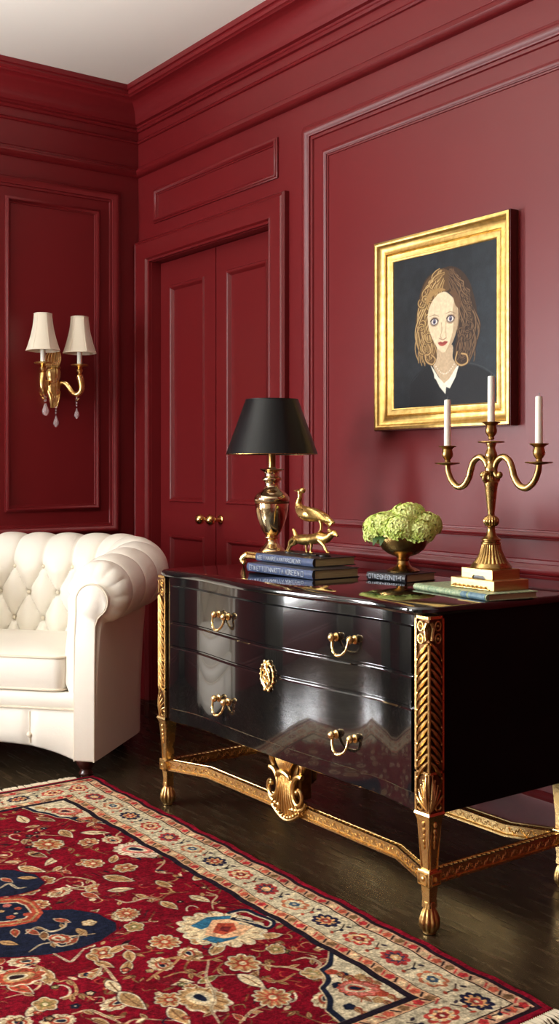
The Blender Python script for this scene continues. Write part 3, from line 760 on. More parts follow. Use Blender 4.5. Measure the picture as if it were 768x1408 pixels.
# ================================================================== RUG
RX0, RX1, RY0, RY1 = -3.545, -1.455, .34, 1.752
ys = np.concatenate([np.linspace(RY0, .78, 60)[:-1], np.linspace(.78, RY1, 490)])
K = Canvas(RX0, RX1, RY0, RY1, 1040, 0 or 10, (150, 18, 40), ys=ys); K.soft = .0022
RED = (108, 12, 27); DRED = (98, 9, 22); CREAM = (188, 176, 146); NAVY = (26, 30, 46); TAN = (160, 126, 84); RUST = (150, 62, 44); PINK = (186, 104, 92); BEIGE = (196, 176, 138); TEAL = (44, 92, 116); BROWN = (112, 76, 48); OLIVE = (120, 112, 66); DK = (42, 26, 28)
K.A[:] = np.array(RED)/255.
RP = lambda x, y: P(x, y, z=.008)[:2]
def RPs(L): return [RP(a, b) for a, b in L]
rnd = random.random
def jig(c, k=14):
    d = (rnd()-.5)*k; return tuple(max(0, min(255, v+d)) for v in c)
def m_leaf(cx, cy, L, rot, c1=TAN, c2=CREAM, wid=.42):
    t = np.linspace(0, 1, 12); u = np.concatenate([t*L-L/2, (t*L-L/2)[::-1]]); v = np.concatenate([L*wid*np.sin(pi*t**.8)*.5, -L*wid*np.sin(pi*t[::-1]**.8)*.5])
    c_, s_ = cos(rot), sin(rot); Q = np.stack([cx+u*c_-v*s_, cy+u*s_+v*c_], 1)
    K.poly((Q-(cx, cy))*1.34+(cx, cy), DK, .5); K.poly((Q-(cx, cy))*1.2+(cx, cy), c2); K.poly(Q, c1); K.stroke([(cx-L*.4*c_, cy-L*.4*s_), (cx+L*.35*c_, cy+L*.35*s_)], .0032, jig(BROWN))
def m_rosette(cx, cy, r, n=8, cols=(CREAM, TAN, RUST, CREAM), sq=1., rot=0.):
    K.flower(cx, cy, r*1.16, n, .22, DK, rot, sq, al=.6); K.flower(cx, cy, r*1.08, n, .22, cols[0], rot, sq); K.flower(cx, cy, r*.94, n, .24, cols[1], rot, sq)
    for k in range(n):
        a = rot+2*pi*k/n; K.stroke([(cx+r*.35*cos(a), cy+sq*r*.35*sin(a)), (cx+r*.8*cos(a), cy+sq*r*.8*sin(a))], r*.13, cols[2], .75)
    K.flower(cx, cy, r*.42, n, .15, cols[2], rot, sq); K.ell(cx, cy, r*.22, r*.22*sq, cols[3])
def m_palmette(cx, cy, r, rot, cols=(CREAM, TAN, RUST, NAVY)):
    c_, s_ = cos(rot), sin(rot); T = lambda u, v: (cx+u*c_-v*s_, cy+u*s_+v*c_)
    for k, sc in ((0, 1.12), (1, .98)):
        pts = []
        for a in np.linspace(-pi, pi, 60): 
            rr = r*sc*(1-.16+.16*abs(cos(5.5*a)))*(1+.25*cos(a)); pts.append(T(rr*cos(a), rr*.72*sin(a)))
        K.poly(pts, cols[k])
    pts = [T(r*.62*(1+.3*cos(a))*cos(a), r*.42*sin(a)) for a in np.linspace(-pi, pi, 30)]; K.poly(pts, cols[2])
    pts = [T(r*.42*(1+.3*cos(a))*cos(a), r*.26*sin(a)) for a in np.linspace(-pi, pi, 30)]; K.poly(pts, cols[0])
    pts = [T(r*.30*(1+.3*cos(a))*cos(a), r*.16*sin(a)) for a in np.linspace(-pi, pi, 30)]; K.poly(pts, cols[3])
    for a in np.linspace(-2.4, 2.4, 9): K.stroke([T(r*.68*cos(a), r*.50*sin(a)), T(r*.95*cos(a)*(1+.2*cos(a)), r*.68*sin(a))], r*.06, jig(BROWN))
def m_vine(pts, col=CREAM, wd=.006, leafs=0):
    Q = smooth(pts, 8); K.stroke(Q, wd*1.0, col, taper=.45)
    K.stroke(Q, wd*.35, jig(BROWN), .5)
    for k in range(leafs):
        i = int((k+.5)/leafs*(len(Q)-2)); d = Q[i+1]-Q[i]; a = math.atan2(d[1], d[0])+(1 if k % 2 else -1)*.9; m_leaf(Q[i][0]+.014*cos(a), Q[i][1]+.014*sin(a), .024, a, jig(TAN), col)
def m_scroll(cx, cy, r, rot, col=CREAM, sg=1, wd=.0065):
    pts = [(cx+r*(1-t*.75)*cos(rot+sg*t*4.6)*1.2, cy+r*(1-t*.75)*sin(rot+sg*t*4.6)*.8) for t in np.linspace(0, 1, 16)]; K.stroke(pts, wd, col, taper=-.5); K.ell(*pts[-1], .006, .006, jig(RUST))
# field motifs scattered in a jittered lattice, mirrored about the rug's middle
cen = (-2.52, 1.05)
kinds = 0
for j in range(-7, 8):
    for i in range(-11, 12):
        x = cen[0]+i*.088+(.044 if j % 2 else 0); y = cen[1]+j*.072
        random.seed(abs(i)*31+abs(j)*7+(3 if i < 0 else 0)+(50 if j < 0 else 0)); x += (rnd()-.5)*.036; y += (rnd()-.5)*.03
        k = random.choice([0, 0, 1, 2, 2, 3, 4, 4, 5, 6, 6]); ro = rnd()*2*pi
        if k == 0: m_leaf(x, y, .055+.02*rnd(), ro, jig(random.choice([TAN, RUST, BEIGE, BROWN])), jig(CREAM))
        elif k == 1: m_rosette(x, y, .026+.008*rnd(), random.choice([5, 6, 8]), (CREAM, jig(TAN), jig(RUST), CREAM), rot=ro)
        elif k == 2: m_vine([(x-.055*cos(ro), y-.055*sin(ro)), (x-.01+.02*sin(ro), y+.02*cos(ro)), (x+.03*cos(ro), y+.035*sin(ro)-.01), (x+.06*cos(ro+.6), y+.06*sin(ro+.6))], jig(random.choice([BEIGE, TAN, BROWN, BROWN])), .006, 2)
        elif k == 3: m_scroll(x, y, .034, ro, jig(random.choice([CREAM, TAN])), random.choice([-1, 1]))
        elif k == 4:
            m_leaf(x-.018, y, .04, ro, jig(TAN), CREAM); m_leaf(x+.020, y+.012, .034, ro+1.2, jig(RUST), BEIGE); K.stroke([(x-.05*cos(ro), y-.05*sin(ro)), (x, y), (x+.04*cos(ro+.8), y+.04*sin(ro+.8))], .0045, BROWN)
        elif k == 5: m_palmette(x, y, .034, ro, (CREAM, jig(BEIGE), jig(RUST), NAVY))
        else:
            for q in range(3): K.stroke([(x+.02*q*cos(ro), y+.02*q*sin(ro)), (x+.02*q*cos(ro)+.03*cos(ro+1.9), y+.02*q*sin(ro)+.03*sin(ro+1.9))], .0045, jig(DK if q == 1 else BROWN), .8)
random.seed(21)
for k in range(420):
    x = RX0+.2+rnd()*(RX1-RX0-.4); y = .75+rnd()*(RY1-.95); ro = rnd()*6.3; c_ = random.choice([TAN, BROWN, BROWN, OLIVE, RUST, NAVY, BEIGE, DK]); k2 = rnd()
    if k2 < .35: K.ell(x, y, .009+.006*rnd(), .004+.002*rnd(), jig(c_), ro); 
    elif k2 < .8: K.stroke(smooth([(x, y), (x+.016*cos(ro), y+.016*sin(ro)), (x+.026*cos(ro+.9), y+.026*sin(ro+.9)), (x+.024*cos(ro+1.6), y+.024*sin(ro+1.6))], 4), .0036, jig(c_), taper=.5)
    else: K.flower(x, y, .009+.004*rnd(), 5, .25, DK); K.flower(x, y, .0075+.003*rnd(), 5, .25, jig(c_)); K.ell(x, y, .0025, .0025, CREAM)
random.seed(9)
# calm red patches break the scatter up
for px, py, rx_, ry_ in ((100, 1330, .07, .04), (250, 1262, .06, .035), (215, 1278, .05, .03), (150, 1222, .05, .03), (330, 1295, .05, .03), (220, 1350, .05, .03), (300, 1385, .04, .02), (90, 1180, .06, .03), (200, 1210, .05, .03), (405, 1325, .05, .03)):
    K.ell(*RP(px, py), rx_, ry_, RED if py < 1290 else DRED, rot=rnd()*3, al=.93)
# medallion at the rug's middle: navy lobes either side of a rust cartouche
def lobed(px, py, rx_, ry_, col, n=10, amp=.10, grow=1.):
    cx, cy = RP(px, py); pts = [(cx+rx_*grow*(1-amp+amp*abs(cos(n*a/2)))*cos(a), cy+ry_*grow*(1-amp+amp*abs(cos(n*a/2)))*sin(a)) for a in np.linspace(0, 2*pi, 90)]; K.poly(pts, col)
for g_, c_ in ((1.05, CREAM), (1.0, NAVY)):
    K.poly((lambda Q: (Q-Q.mean(0))*g_+Q.mean(0))(np.array(RPs([(-60, 1262), (0, 1258), (60, 1252), (100, 1251), (135, 1258), (158, 1270), (160, 1280), (140, 1294), (110, 1305), (70, 1313), (20, 1317), (-60, 1320)]))), c_ if g_ == 1.0 else DRED)
    K.poly((lambda Q: (Q-Q.mean(0))*g_+Q.mean(0))(np.array(RPs([(-60, 1200), (-20, 1196), (20, 1197), (48, 1203), (62, 1214), (50, 1224), (20, 1232), (-20, 1236), (-60, 1236)]))), c_ if g_ == 1.0 else DRED)
for g_, c_ in ((1.0, RUST), (.88, TAN), (.80, RUST), (.66, CREAM), (.60, NAVY)):
    Q = np.array(RPs([(-40, 1238), (0, 1236), (30, 1234), (48, 1240), (61, 1256), (50, 1268), (20, 1274), (-10, 1277), (-50, 1278)])); K.poly((Q-Q.mean(0))*g_+Q.mean(0), c_)
for px, py, r_, c_ in ((10, 1246, .012, PINK), (25, 1250, .010, RUST), (38, 1258, .011, RUST), (15, 1262, .012, RUST), (2, 1254, .009, TAN), (28, 1266, .007, TAN), (22, 1257, .006, CREAM)): K.flower(*RP(px, py), r_, 5, .2, c_)
for px, py, ro, c_ in ((85, 1267, .5, RUST), (60, 1288, -.4, BROWN), (45, 1283, .3, RUST), (112, 1283, 0, TAN), (12, 1298, .6, TAN), (20, 1284, -.3, RUST), (100, 1295, 2.2, RUST), (10, 1211, .2, RUST), (38, 1208, .9, TAN)): m_leaf(*RP(px, py), .045, ro, c_, c_ if c_ == TAN else CREAM)
m_vine(RPs([(35, 1285), (50, 1276), (70, 1282), (88, 1276), (90, 1268)]), CREAM, .008, 2); m_vine(RPs([(40, 1310), (55, 1300), (72, 1298), (85, 1302), (105, 1297)]), CREAM, .007, 1)
m_vine(RPs([(60, 1292), (80, 1290), (105, 1288), (130, 1285)]), BEIGE, .007, 2); m_vine(RPs([(0, 1222), (12, 1216), (24, 1222), (35, 1221)]), CREAM, .010, 0); m_palmette(*RP(78, 1291), .030, .4, (CREAM, RUST, CREAM, RUST)); m_rosette(*RP(122, 1270), .018, 5, (TAN, BEIGE, TAN, CREAM))
# large palmette, right of the medallion
px_, py_ = RP(304, 1278)
K.flower(px_, py_, .118, 15, .14, CREAM, .2, .80, .3, 1.); K.flower(px_, py_, .108, 15, .16, BEIGE, .2, .78, .3)
K.poly(RPs([(262, 1274), (285, 1262), (318, 1260), (316, 1268), (296, 1272), (278, 1279)]), TEAL); K.poly(RPs([(276, 1293), (300, 1284), (330, 1270), (342, 1279), (322, 1292), (296, 1299)]), TEAL)
K.poly(RPs([(281, 1287), (292, 1266), (321, 1264), (330, 1272), (345, 1276), (330, 1288), (305, 1292)]), (206, 160, 120)); K.poly(RPs([(292, 1283), (300, 1270), (322, 1270), (324, 1280), (306, 1287)]), RUST); K.poly(RPs([(300, 1281), (306, 1274), (318, 1276), (312, 1283)]), (96, 34, 34))
for k in range(16):
    a = k*.39; K.stroke([(px_+.085*cos(a), py_+.066*sin(a)), (px_+.104*cos(a), py_+.080*sin(a))], .0045, BROWN, .7)
K.stroke(smooth(RPs([(316, 1256), (335, 1252), (352, 1258), (372, 1268), (368, 1277), (352, 1274), (338, 1267), (322, 1264)])), .016, NAVY); K.stroke(smooth(RPs([(318, 1257), (336, 1254), (352, 1260), (370, 1269), (366, 1276), (354, 1272), (340, 1268), (326, 1264)])), .005, CREAM)
# named flowers and leaves
for px, py, r_, n_ in ((227, 1296, .040, 10), (335, 1325, .044, 8), (373, 1373, .044, 12), (65, 1162, .050, 9), (185, 1275, .028, 5), (62, 1382, .030, 5), (128, 1188, .034, 8), (174, 1257, .034, 12), (380, 1306, .026, 5), (264, 1359, .020, 8), (430, 1340, .030, 5)):
    m_rosette(*RP(px, py), r_, n_, (CREAM, jig(TAN), jig(RUST if n_ > 5 else OLIVE), BEIGE), sq=.85, rot=.3)
for px, py, L_, ro, c_ in ((226, 1216, .055, .2, TAN), (232, 1246, .060, .1, TAN), (274, 1237, .060, .3, BEIGE), (346, 1350, .075, .1, BEIGE), (44, 1196, .08, .5, TAN), (163, 1209, .085, .6, TAN), (167, 1224, .06, 1.2, BEIGE), (125, 1232, .055, .4, RUST), (156, 1358, .06, -.1, BEIGE), (182, 1377, .085, .1, TAN), (28, 1360, .07, .3, RUST), (65, 1345, .07, -.3, TAN), (288, 1347, .05, 1.7, OLIVE), (163, 1305, .055, 1.9, TAN), (178, 1316, .055, -.4, TAN), (143, 1327, .05, .3, TAN), (128, 1318, .045, .1, TAN), (180, 1304, .045, .5, RUST)):
    m_leaf(*RP(px, py), L_, ro, jig(c_), CREAM)
m_palmette(*RP(273, 1372), .062, .15, (CREAM, TAN, BEIGE, NAVY)); m_palmette(*RP(185, 1168), .075, .5, (CREAM, (206, 186, 160), PINK, NAVY)); m_palmette(*RP(20, 1345), .055, 1.3, (CREAM, RUST, TAN, DK))
for L_, lf in (([(75, 1213), (90, 1207), (112, 1209), (130, 1215), (117, 1220), (100, 1218)], 1), ([(75, 1232), (92, 1222), (118, 1224), (130, 1216)], 0), ([(115, 1307), (104, 1318), (95, 1323), (75, 1312)], 0), ([(141, 1328), (133, 1340), (125, 1348)], 1), ([(140, 1328), (155, 1346), (160, 1350)], 0),
                ([(78, 1352), (95, 1350), (105, 1365), (88, 1375), (110, 1368), (128, 1376)], 3), ([(40, 1325), (60, 1333), (70, 1345), (60, 1355)], 2), ([(258, 1303), (240, 1325), (215, 1340), (202, 1350)], 2), ([(208, 1326), (240, 1318), (280, 1322), (305, 1316)], 3), ([(225, 1345), (250, 1338), (280, 1345), (290, 1358)], 1),
                ([(286, 1322), (285, 1345), (295, 1372), (290, 1390), (300, 1408)], 3), ([(352, 1325), (375, 1330), (400, 1332), (440, 1345), (462, 1352)], 3), ([(360, 1348), (385, 1350), (405, 1340)], 1), ([(160, 1238), (175, 1242), (200, 1236), (215, 1238)], 3), ([(330, 1408), (345, 1392), (360, 1385)], 1), ([(100, 1395), (125, 1390), (150, 1400), (165, 1408)], 2), ([(402, 1322), (420, 1318), (440, 1326), (430, 1336)], 1)):
    m_vine(RPs(L_), jig(random.choice([CREAM, BEIGE, TAN])), .0085, lf)
# cream corner spandrels with navy scalloped outline
def spandrel(cx, cy, sx, sy, ax, ay):
    pts = [(cx, cy)]; pin = [(cx, cy)]
    for t in np.linspace(0, 1, 60):
        a = t*pi/2; r = (1-.07*abs(sin(7*a)))*(1-.16*sin(2*a)); pts.append((cx+sx*ax*r*cos(a), cy+sy*ay*r*sin(a))); pin.append((cx+sx*(ax-.016)*r*cos(a), cy+sy*(ay-.016)*r*sin(a)))
    K.poly([(cx+(p[0]-cx)*1.02, cy+(p[1]-cy)*1.02) for p in pts], BEIGE); K.poly(pts, NAVY); K.poly(pin, CREAM)
    for k in range(9):
        u, v = rnd(), rnd(); 
        if u*u+v*v > .8: u *= .5; v *= .5
        x, y = cx+sx*ax*(.08+.85*u), cy+sy*ay*(.08+.85*v); m_vine([(x, y), (x+.02, y+.015), (x+.045, y-.005)], jig(RUST), .005, 2); K.flower(x, y, .014, 5, .2, random.choice([PINK, RUST, TAN, NAVY]))
    m_palmette(cx+sx*ax*.36, cy+sy*ay*.34, .045, .7, (RUST, PINK, CREAM, NAVY))
BW = .213
spandrel(RX1-BW, RY1-BW, -1, -1, .26, .19); spandrel(RX0+BW, RY1-BW, 1, -1, .30, .15); spandrel(RX0+BW, RY0+BW, 1, 1, .30, .15); spandrel(RX1-BW, RY0+BW, -1, 1, .26, .19)
# borders by distance from the edge, painted over the field
D = np.minimum(np.minimum(K.GX-RX0, RX1-K.GX), np.minimum(K.GY-RY0, RY1-K.GY)); DYm = np.minimum(K.GY-RY0, RY1-K.GY); DXm = np.minimum(K.GX-RX0, RX1-K.GX)
for d0, d1, c_ in ((-1, .018, (124, 18, 36)), (.018, .030, (40, 26, 32)), (.030, .064, (186, 148, 118)), (.061, .0645, DK), (.0645, .163, CREAM), (.163, .1665, DK), (.1665, .195, (190, 150, 114)), (.195, .213, (34, 26, 34))):
    K.A[(D >= d0) & (D < d1)] = np.array(c_)/255.
def around(dist, step, fn):
    x = RX0+dist; i = 0
    for (xa, ya, xb, yb) in ((RX0+dist, RY1-dist, RX1-dist, RY1-dist), (RX0+dist, RY0+dist, RX1-dist, RY0+dist), (RX0+dist, RY0+dist+step, RX0+dist, RY1-dist-step*.8), (RX1-dist, RY0+dist+step, RX1-dist, RY1-dist-step*.8)):
        L_ = math.hypot(xb-xa, yb-ya); n_ = max(1, round(L_/step)); ang = math.atan2(yb-ya, xb-xa)
        for k in range(n_+1): fn(xa+(xb-xa)*k/n_, ya+(yb-ya)*k/n_, ang, k)
def guard(x, y, a, k):
    m_c = [(168, 48, 50), (206, 180, 140), (178, 84, 62), (120, 90, 60)][k % 4]
    K.flower(x, y, .0125, 5, .25, m_c, rnd()*3); 
    K.stroke([(x+.014*cos(a)-.008*sin(a), y+.014*sin(a)+.008*cos(a)), (x+.024*cos(a)+.008*sin(a), y+.024*sin(a)-.008*cos(a))], .005, (178, 60, 56) if k % 2 else DK)
around(.047, .042, guard); around(.181, .040, guard)
BC = [((168, 60, 52), (210, 170, 120), (120, 40, 40)), ((34, 32, 54), (196, 150, 100), (150, 60, 50)), ((170, 100, 70), (206, 190, 150), (60, 80, 100)), ((150, 52, 50), (60, 54, 70), (206, 160, 110))]
def mainb(x, y, a, k):
    c1, c2, c3 = BC[(k*3) % 4]
    K.stroke([(x+.045*cos(a)-.022*sin(a), y+.045*sin(a)+.022*cos(a)), (x+.062*cos(a)+.0*sin(a), y+.062*sin(a)), (x+.060*cos(a)+.024*sin(a), y+.060*sin(a)-.024*cos(a))], .0035, DK)
    K.ell(x+.062*cos(a)-.024*sin(a), y+.062*sin(a)+.024*cos(a), .0075, .0045, (48, 40, 50), a+.5); K.ell(x+.060*cos(a)+.026*sin(a), y+.060*sin(a)-.026*cos(a), .007, .0045, RUST, a-.5); K.ell(x+.064*cos(a), y+.064*sin(a), .006, .006, NAVY if k % 2 else RUST)
    K.flower(x, y, .042, 9 if k % 2 else 7, .22, c1, a, .76, a); K.flower(x, y, .030, 9 if k % 2 else 7, .2, c2, a, .74, a)
    for q in range(8):
        b = q*pi/4; K.ell(x+.026*cos(b)*cos(a)-.019*sin(b)*sin(a), y+.026*cos(b)*sin(a)+.019*sin(b)*cos(a), .0055, .0038, c1 if k % 2 else CREAM, b+a)
    K.flower(x, y, .017, 6, .2, c3, a, .76, a); K.ell(x, y, .006, .0045, CREAM)
around(.114, .122, mainb)
# wool: abrash bands and knot noise
K.A *= (1+.10*(noise2(K.GX, K.GY*0+1, 9, 3)-.5)+.22*(noise2(K.GX*3.2, K.GY*.9, 60, 4)-.5)+.42*(noise2(K.GX, K.GY, 330, 5)-.5)+.30*(noise2(K.GX, K.GY, 130, 9)-.5))[..., None]
rug = thing('rug', 'red floral persian-style rug with cream flowered border, lying on the dark wood floor', 'rug', ((RX0+RX1)/2, (RY0+RY1)/2, 0))
M_rug = attr_mat('rug_wool', 1., .35, 420, sheen=.0, spec=.03)
rcx, rcy = (RX0+RX1)/2, (RY0+RY1)/2
def rug_place(GX, GY):
    e = np.minimum(np.minimum(GX-RX0, RX1-GX), np.minimum(GY-RY0, RY1-GY)); z = .009*np.clip(e/.004, 0, 1)**.5+.0006
    wob = .003*np.sin(GX*23)+.002*np.sin(GX*61); return np.stack([GX-rcx, GY-rcy+wob*(GY-RY0)/(RY1-RY0), z+.0006*noise2(GX, GY, 120, 8)], -1)
paint_mesh('pile', K, rug_place, M_rug, rug)
fr = MB()
for sx, xe in ((-1, RX0), (1, RX1)):
    y = RY0+.005
    while y < RY1-(.062 if sx < 0 else .004):
        L_ = .030+.016*rnd(); b_ = (rnd()-.5)*.016; fr.tube([(xe-rcx-sx*.004, y-rcy, .006), (xe-rcx+sx*L_*.5, y-rcy+b_*.3, .008), (xe-rcx+sx*L_, y-rcy+b_, .0035)], [.0026, .0028, .0018], seg=5); y += .0062
fr.build('fringe', M_fringe, rug, smooth=True)['kind'] = 'stuff'

# ================================================================== PAINTING
FX0, FX1, FZ0, FZ1 = -2.918, -2.284, 1.243, 1.907
pic = thing('framed_portrait', 'portrait of a curly-haired woman in a wide gold frame on the red wall', 'painting', ((FX0+FX1)/2, W, FZ0))
fcx = (FX0+FX1)/2
fprof = [(0, -.0), (0, .030), (.003, .040), (.009, .042), (.014, .040), (.017, .034), (.022, .027), (.030, .022), (.040, .021), (.047, .025), (.049, .021), (.051, .018), (.054, .021), (.068, .0165), (.071, .018), (.075, .016), (.077, .008)]
Pf = lambda a, z, d: (a, -d, z)
fo = rect_moulding('frame', Pf, FX0-fcx, FX1-fcx, 0, FZ1-FZ0, fprof, M_frame, pic)
sd_ = MB().box(FX0-fcx-.001, FX0-fcx+.012, -.036, -.002, .0, FZ1-FZ0).box(FX1-fcx-.012, FX1-fcx+.001, -.036, -.002, 0, FZ1-FZ0).box(FX0-fcx, FX1-fcx, -.036, -.002, -.001, .012).box(FX0-fcx, FX1-fcx, -.036, -.002, FZ1-FZ0-.012, FZ1-FZ0+.001)
sd_.build('frame_side', M_frameside, pic)['label'] = 'dark red-brown side of the frame'
PX0, PX1, PZ0, PZ1 = FX0+.070, FX1-.070, FZ0+.070, FZ1-.070
q = lambda x, y: (lambda p: (p[0], p[2]))(P(x, y, Y=W-.012))
V = Canvas(PX0, PX1, PZ0, PZ1, 280, 300, (30, 35, 40)); V.soft = .0022
t_ = (V.GX-PX0)/(PX1-PX0); V.A *= (1+.25*(noise2(V.GX, V.GY, 14, 1)-.5)+.25*(noise2(V.GX, V.GY, 50, 2)-.5))[..., None]
V.A += (np.clip((t_-.55)*2, 0, 1)*.05)[..., None]*np.array([.8, 1, 1.1])
def qs(L): return [q(a, b) for a, b in L]
V.poly(qs([(562, 560), (565, 528), (578, 512), (590, 503), (612, 540), (634, 500), (655, 503), (672, 512), (688, 524), (690, 556)]), (24, 26, 30))
V.stroke(smooth(qs([(562, 545), (566, 524), (580, 509), (592, 500)])), .003, (24, 25, 28)); V.stroke(smooth(qs([(640, 498), (660, 503), (676, 513), (686, 524)])), .003, (58, 62, 66))
# hair mass
V.poly(smooth(qs([(609, 368), (596, 374), (585, 384), (578, 400), (574, 420), (571, 440), (571, 458), (577, 470), (582, 482), (583, 494), (592, 503), (602, 500), (600, 470), (596, 440), (598, 415), (612, 402), (622, 408), (630, 425), (628, 460), (624, 480), (626, 498), (634, 503), (643, 498), (646, 484), (653, 468), (656, 448), (655, 425), (650, 402), (644, 385), (634, 372), (621, 366), (609, 368)])), (58, 42, 30))
V.poly(smooth(qs([(609, 369), (598, 374), (586, 386), (579, 402), (575, 422), (572, 442), (574, 458), (582, 470), (585, 486), (588, 498), (596, 500), (601, 480), (597, 450), (596, 430), (600, 412), (610, 402), (618, 396), (618, 375), (609, 369)])), (92, 68, 42))
random.seed(11)
def lock(x0, y0, x1, x2, y2, ph, amp, lit):
    L_ = []
    for s in np.linspace(0, 1, 15):
        x = (1-s)**2*x0+2*s*(1-s)*x1+s*s*x2; y = y0+(y2-y0)*s; L_.append((x+amp*min(1, s*2.5)*sin(ph+s*13), y+1.2*cos(ph+s*13)))
    lo, mi, hi = [((84, 60, 34), (150, 116, 70), (224, 198, 142)), ((40, 29, 22), (92, 68, 48), (150, 120, 88))][lit]
    Q = smooth(qs(L_), 3); V.stroke(Q, 0.0100, lo, .85, taper=.5); V.stroke(Q+(-.0008, .0006), 0.0062, mi, .9, taper=.5); V.stroke(Q+(-.0016, .0012), 0.0028, hi, .85, taper=.7)
for k in range(26):
    f = ((k*7) % 26)/25; lock(606+5*f, 370+rnd()*4+16*f, 560+36*f, 576+23*f, 488+rnd()*14, rnd()*6, 2.4, 0)
for k in range(26):
    f = ((k*7) % 26)/25; lock(620-4*f, 370+rnd()*4+16*f, 672-36*f, 652-24*f, 484+rnd()*14, rnd()*6, 2.2, 1)
for k in range(16): lock(602+rnd()*9, 369+rnd()*10, 582+rnd()*14, 580+rnd()*18, 398+rnd()*14, rnd()*6, 1.5, 0)
for k in range(16): lock(614+rnd()*9, 369+rnd()*8, 630+rnd()*14, 632+rnd()*16, 400+rnd()*14, rnd()*6, 1.5, 1)
for k in range(26):
    sd2 = k % 2; y_ = 400+rnd()*95; x_ = (577+rnd()*14) if not sd2 else (634+rnd()*16); r_ = 3+rnd()*2.5; a0 = rnd()*6
    L_ = [(x_+r_*cos(a0+s*.55), y_+r_*1.2*sin(a0+s*.55)) for s in range(9)]; Q = smooth(qs(L_), 3)
    V.stroke(Q, .0085, (70, 48, 28) if not sd2 else (44, 32, 24), .7); V.stroke(Q+(-.0008, .0008), .0045, (206, 174, 112) if not sd2 else (116, 88, 62), .8, taper=.4)
# neck, face
SK = (222, 202, 168)
V.poly(smooth(qs([(600, 474), (600, 492), (595, 503), (604, 520), (611, 530), (620, 520), (628, 503), (622, 492), (621, 474), (600, 474)])), (192, 168, 136))
V.poly(qs([(591, 501), (596, 514), (597, 520), (599, 522), (604, 532), (612, 542), (613, 532), (618, 534), (626, 518), (631, 500), (626, 506), (617, 521), (610, 527), (602, 518), (596, 508)]), (232, 228, 210))
V.poly(smooth(qs([(602, 404), (594, 414), (588.5, 428), (588, 444), (591, 458), (596, 470), (602, 480), (608, 484.5), (614, 482), (621, 472), (626, 458), (629, 444), (629.5, 430), (627, 416), (619, 406), (611, 401), (602, 404)])), SK)
V.poly(smooth(qs([(624, 412), (629, 428), (629, 446), (626, 460), (620, 474), (612, 484), (618, 470), (622, 455), (623, 440), (622, 425), (624, 412)])), (168, 142, 110), .75)
V.poly(smooth(qs([(617, 402), (622, 408), (626, 420), (632, 424), (632, 410), (624, 398), (617, 402)])), (96, 70, 48)); V.poly(smooth(qs([(588, 420), (592, 410), (602, 402), (612, 399), (604, 396), (590, 402), (585, 415), (588, 420)])), (160, 126, 78))
for ex, ey, dy in ((596.8, 442.6, 0), (619, 438.2, 0)):
    c0 = q(ex, ey); V.ell(c0[0], c0[1], .021, .0165, (120, 92, 76), .0, .55); V.ell(c0[0], c0[1], .0165, .0120, (44, 34, 36)); V.ell(c0[0], c0[1], .0145, .0096, (222, 214, 200)); V.ell(c0[0], c0[1]+.0006, .0072, .0080, (92, 88, 124)); V.ell(c0[0], c0[1]+.0006, .0036, .0042, (16, 14, 20)); V.ell(c0[0]-.002, c0[1]+.003, .0015, .0015, (240, 240, 240))
    V.stroke(smooth(qs([(ex-5.4, ey-.6), (ex-2, ey-3.8), (ex+2.5, ey-4.2), (ex+5.4, ey-1.2)])), .0030, (30, 22, 24)); V.stroke(smooth(qs([(ex-6.5, ey-7), (ex, ey-9.5), (ex+6.5, ey-7.5)])), .0020, (110, 84, 62), taper=.6)
V.stroke(smooth(qs([(606.5, 444), (607, 455), (605, 462), (607, 465)])), .003, (168, 138, 108), .8); V.stroke(qs([(612.5, 442), (612, 456), (613, 463)]), .006, (186, 160, 128), .6)
V.stroke(smooth(qs([(604, 465.5), (608.5, 467), (613, 464.5)])), .0028, (140, 104, 84))
V.poly(smooth(qs([(601.5, 471.5), (605, 469.8), (608, 470.4), (611, 469), (615, 470), (611, 474.5), (607, 475.8), (603.5, 474.5), (601.5, 471.5)])), (156, 70, 62)); V.stroke(smooth(qs([(602, 471.6), (608, 471.9), (614.5, 470.2)])), .0016, (96, 34, 34))
for k in range(14):
    t = k/13; V.ell(*q(597+t*27, 501+13*sin(pi*t)), .0024, .0024, (226, 216, 196))
for L_ in ([(583, 470), (580, 480), (586, 488), (592, 484), (590, 476)], [(584, 488), (586, 497), (594, 501), (598, 494), (593, 488)], [(628, 484), (626, 496), (633, 502), (642, 498), (641, 488), (634, 486)]):
    V.stroke(smooth(qs(L_)), .009, (84, 60, 38)); V.stroke(smooth(qs(L_)), .005, (190, 156, 104))
V.A *= (1+.10*(noise2(V.GX, V.GY, 180, 6)-.5))[..., None]
M_canvas = attr_mat('oil_paint', .50, .12, 260, spec=.22)
paint_mesh('canvas', V, lambda GX, GY: np.stack([GX-fcx, 0*GX-.012, GY-FZ0], -1), M_canvas, pic)['label'] = 'painted woman with curly blonde hair, pale face and white collar on a dark ground'
# ================================================================== WALL SCONCE
SX, SY, SZ = XL, 2.105, 1.50
sc_ = thing('wall_sconce', 'gilt two-arm wall sconce with cream bell shades and hanging crystals on the dark red panel', 'wall lamp', (SX, SY, SZ))
g = MB()
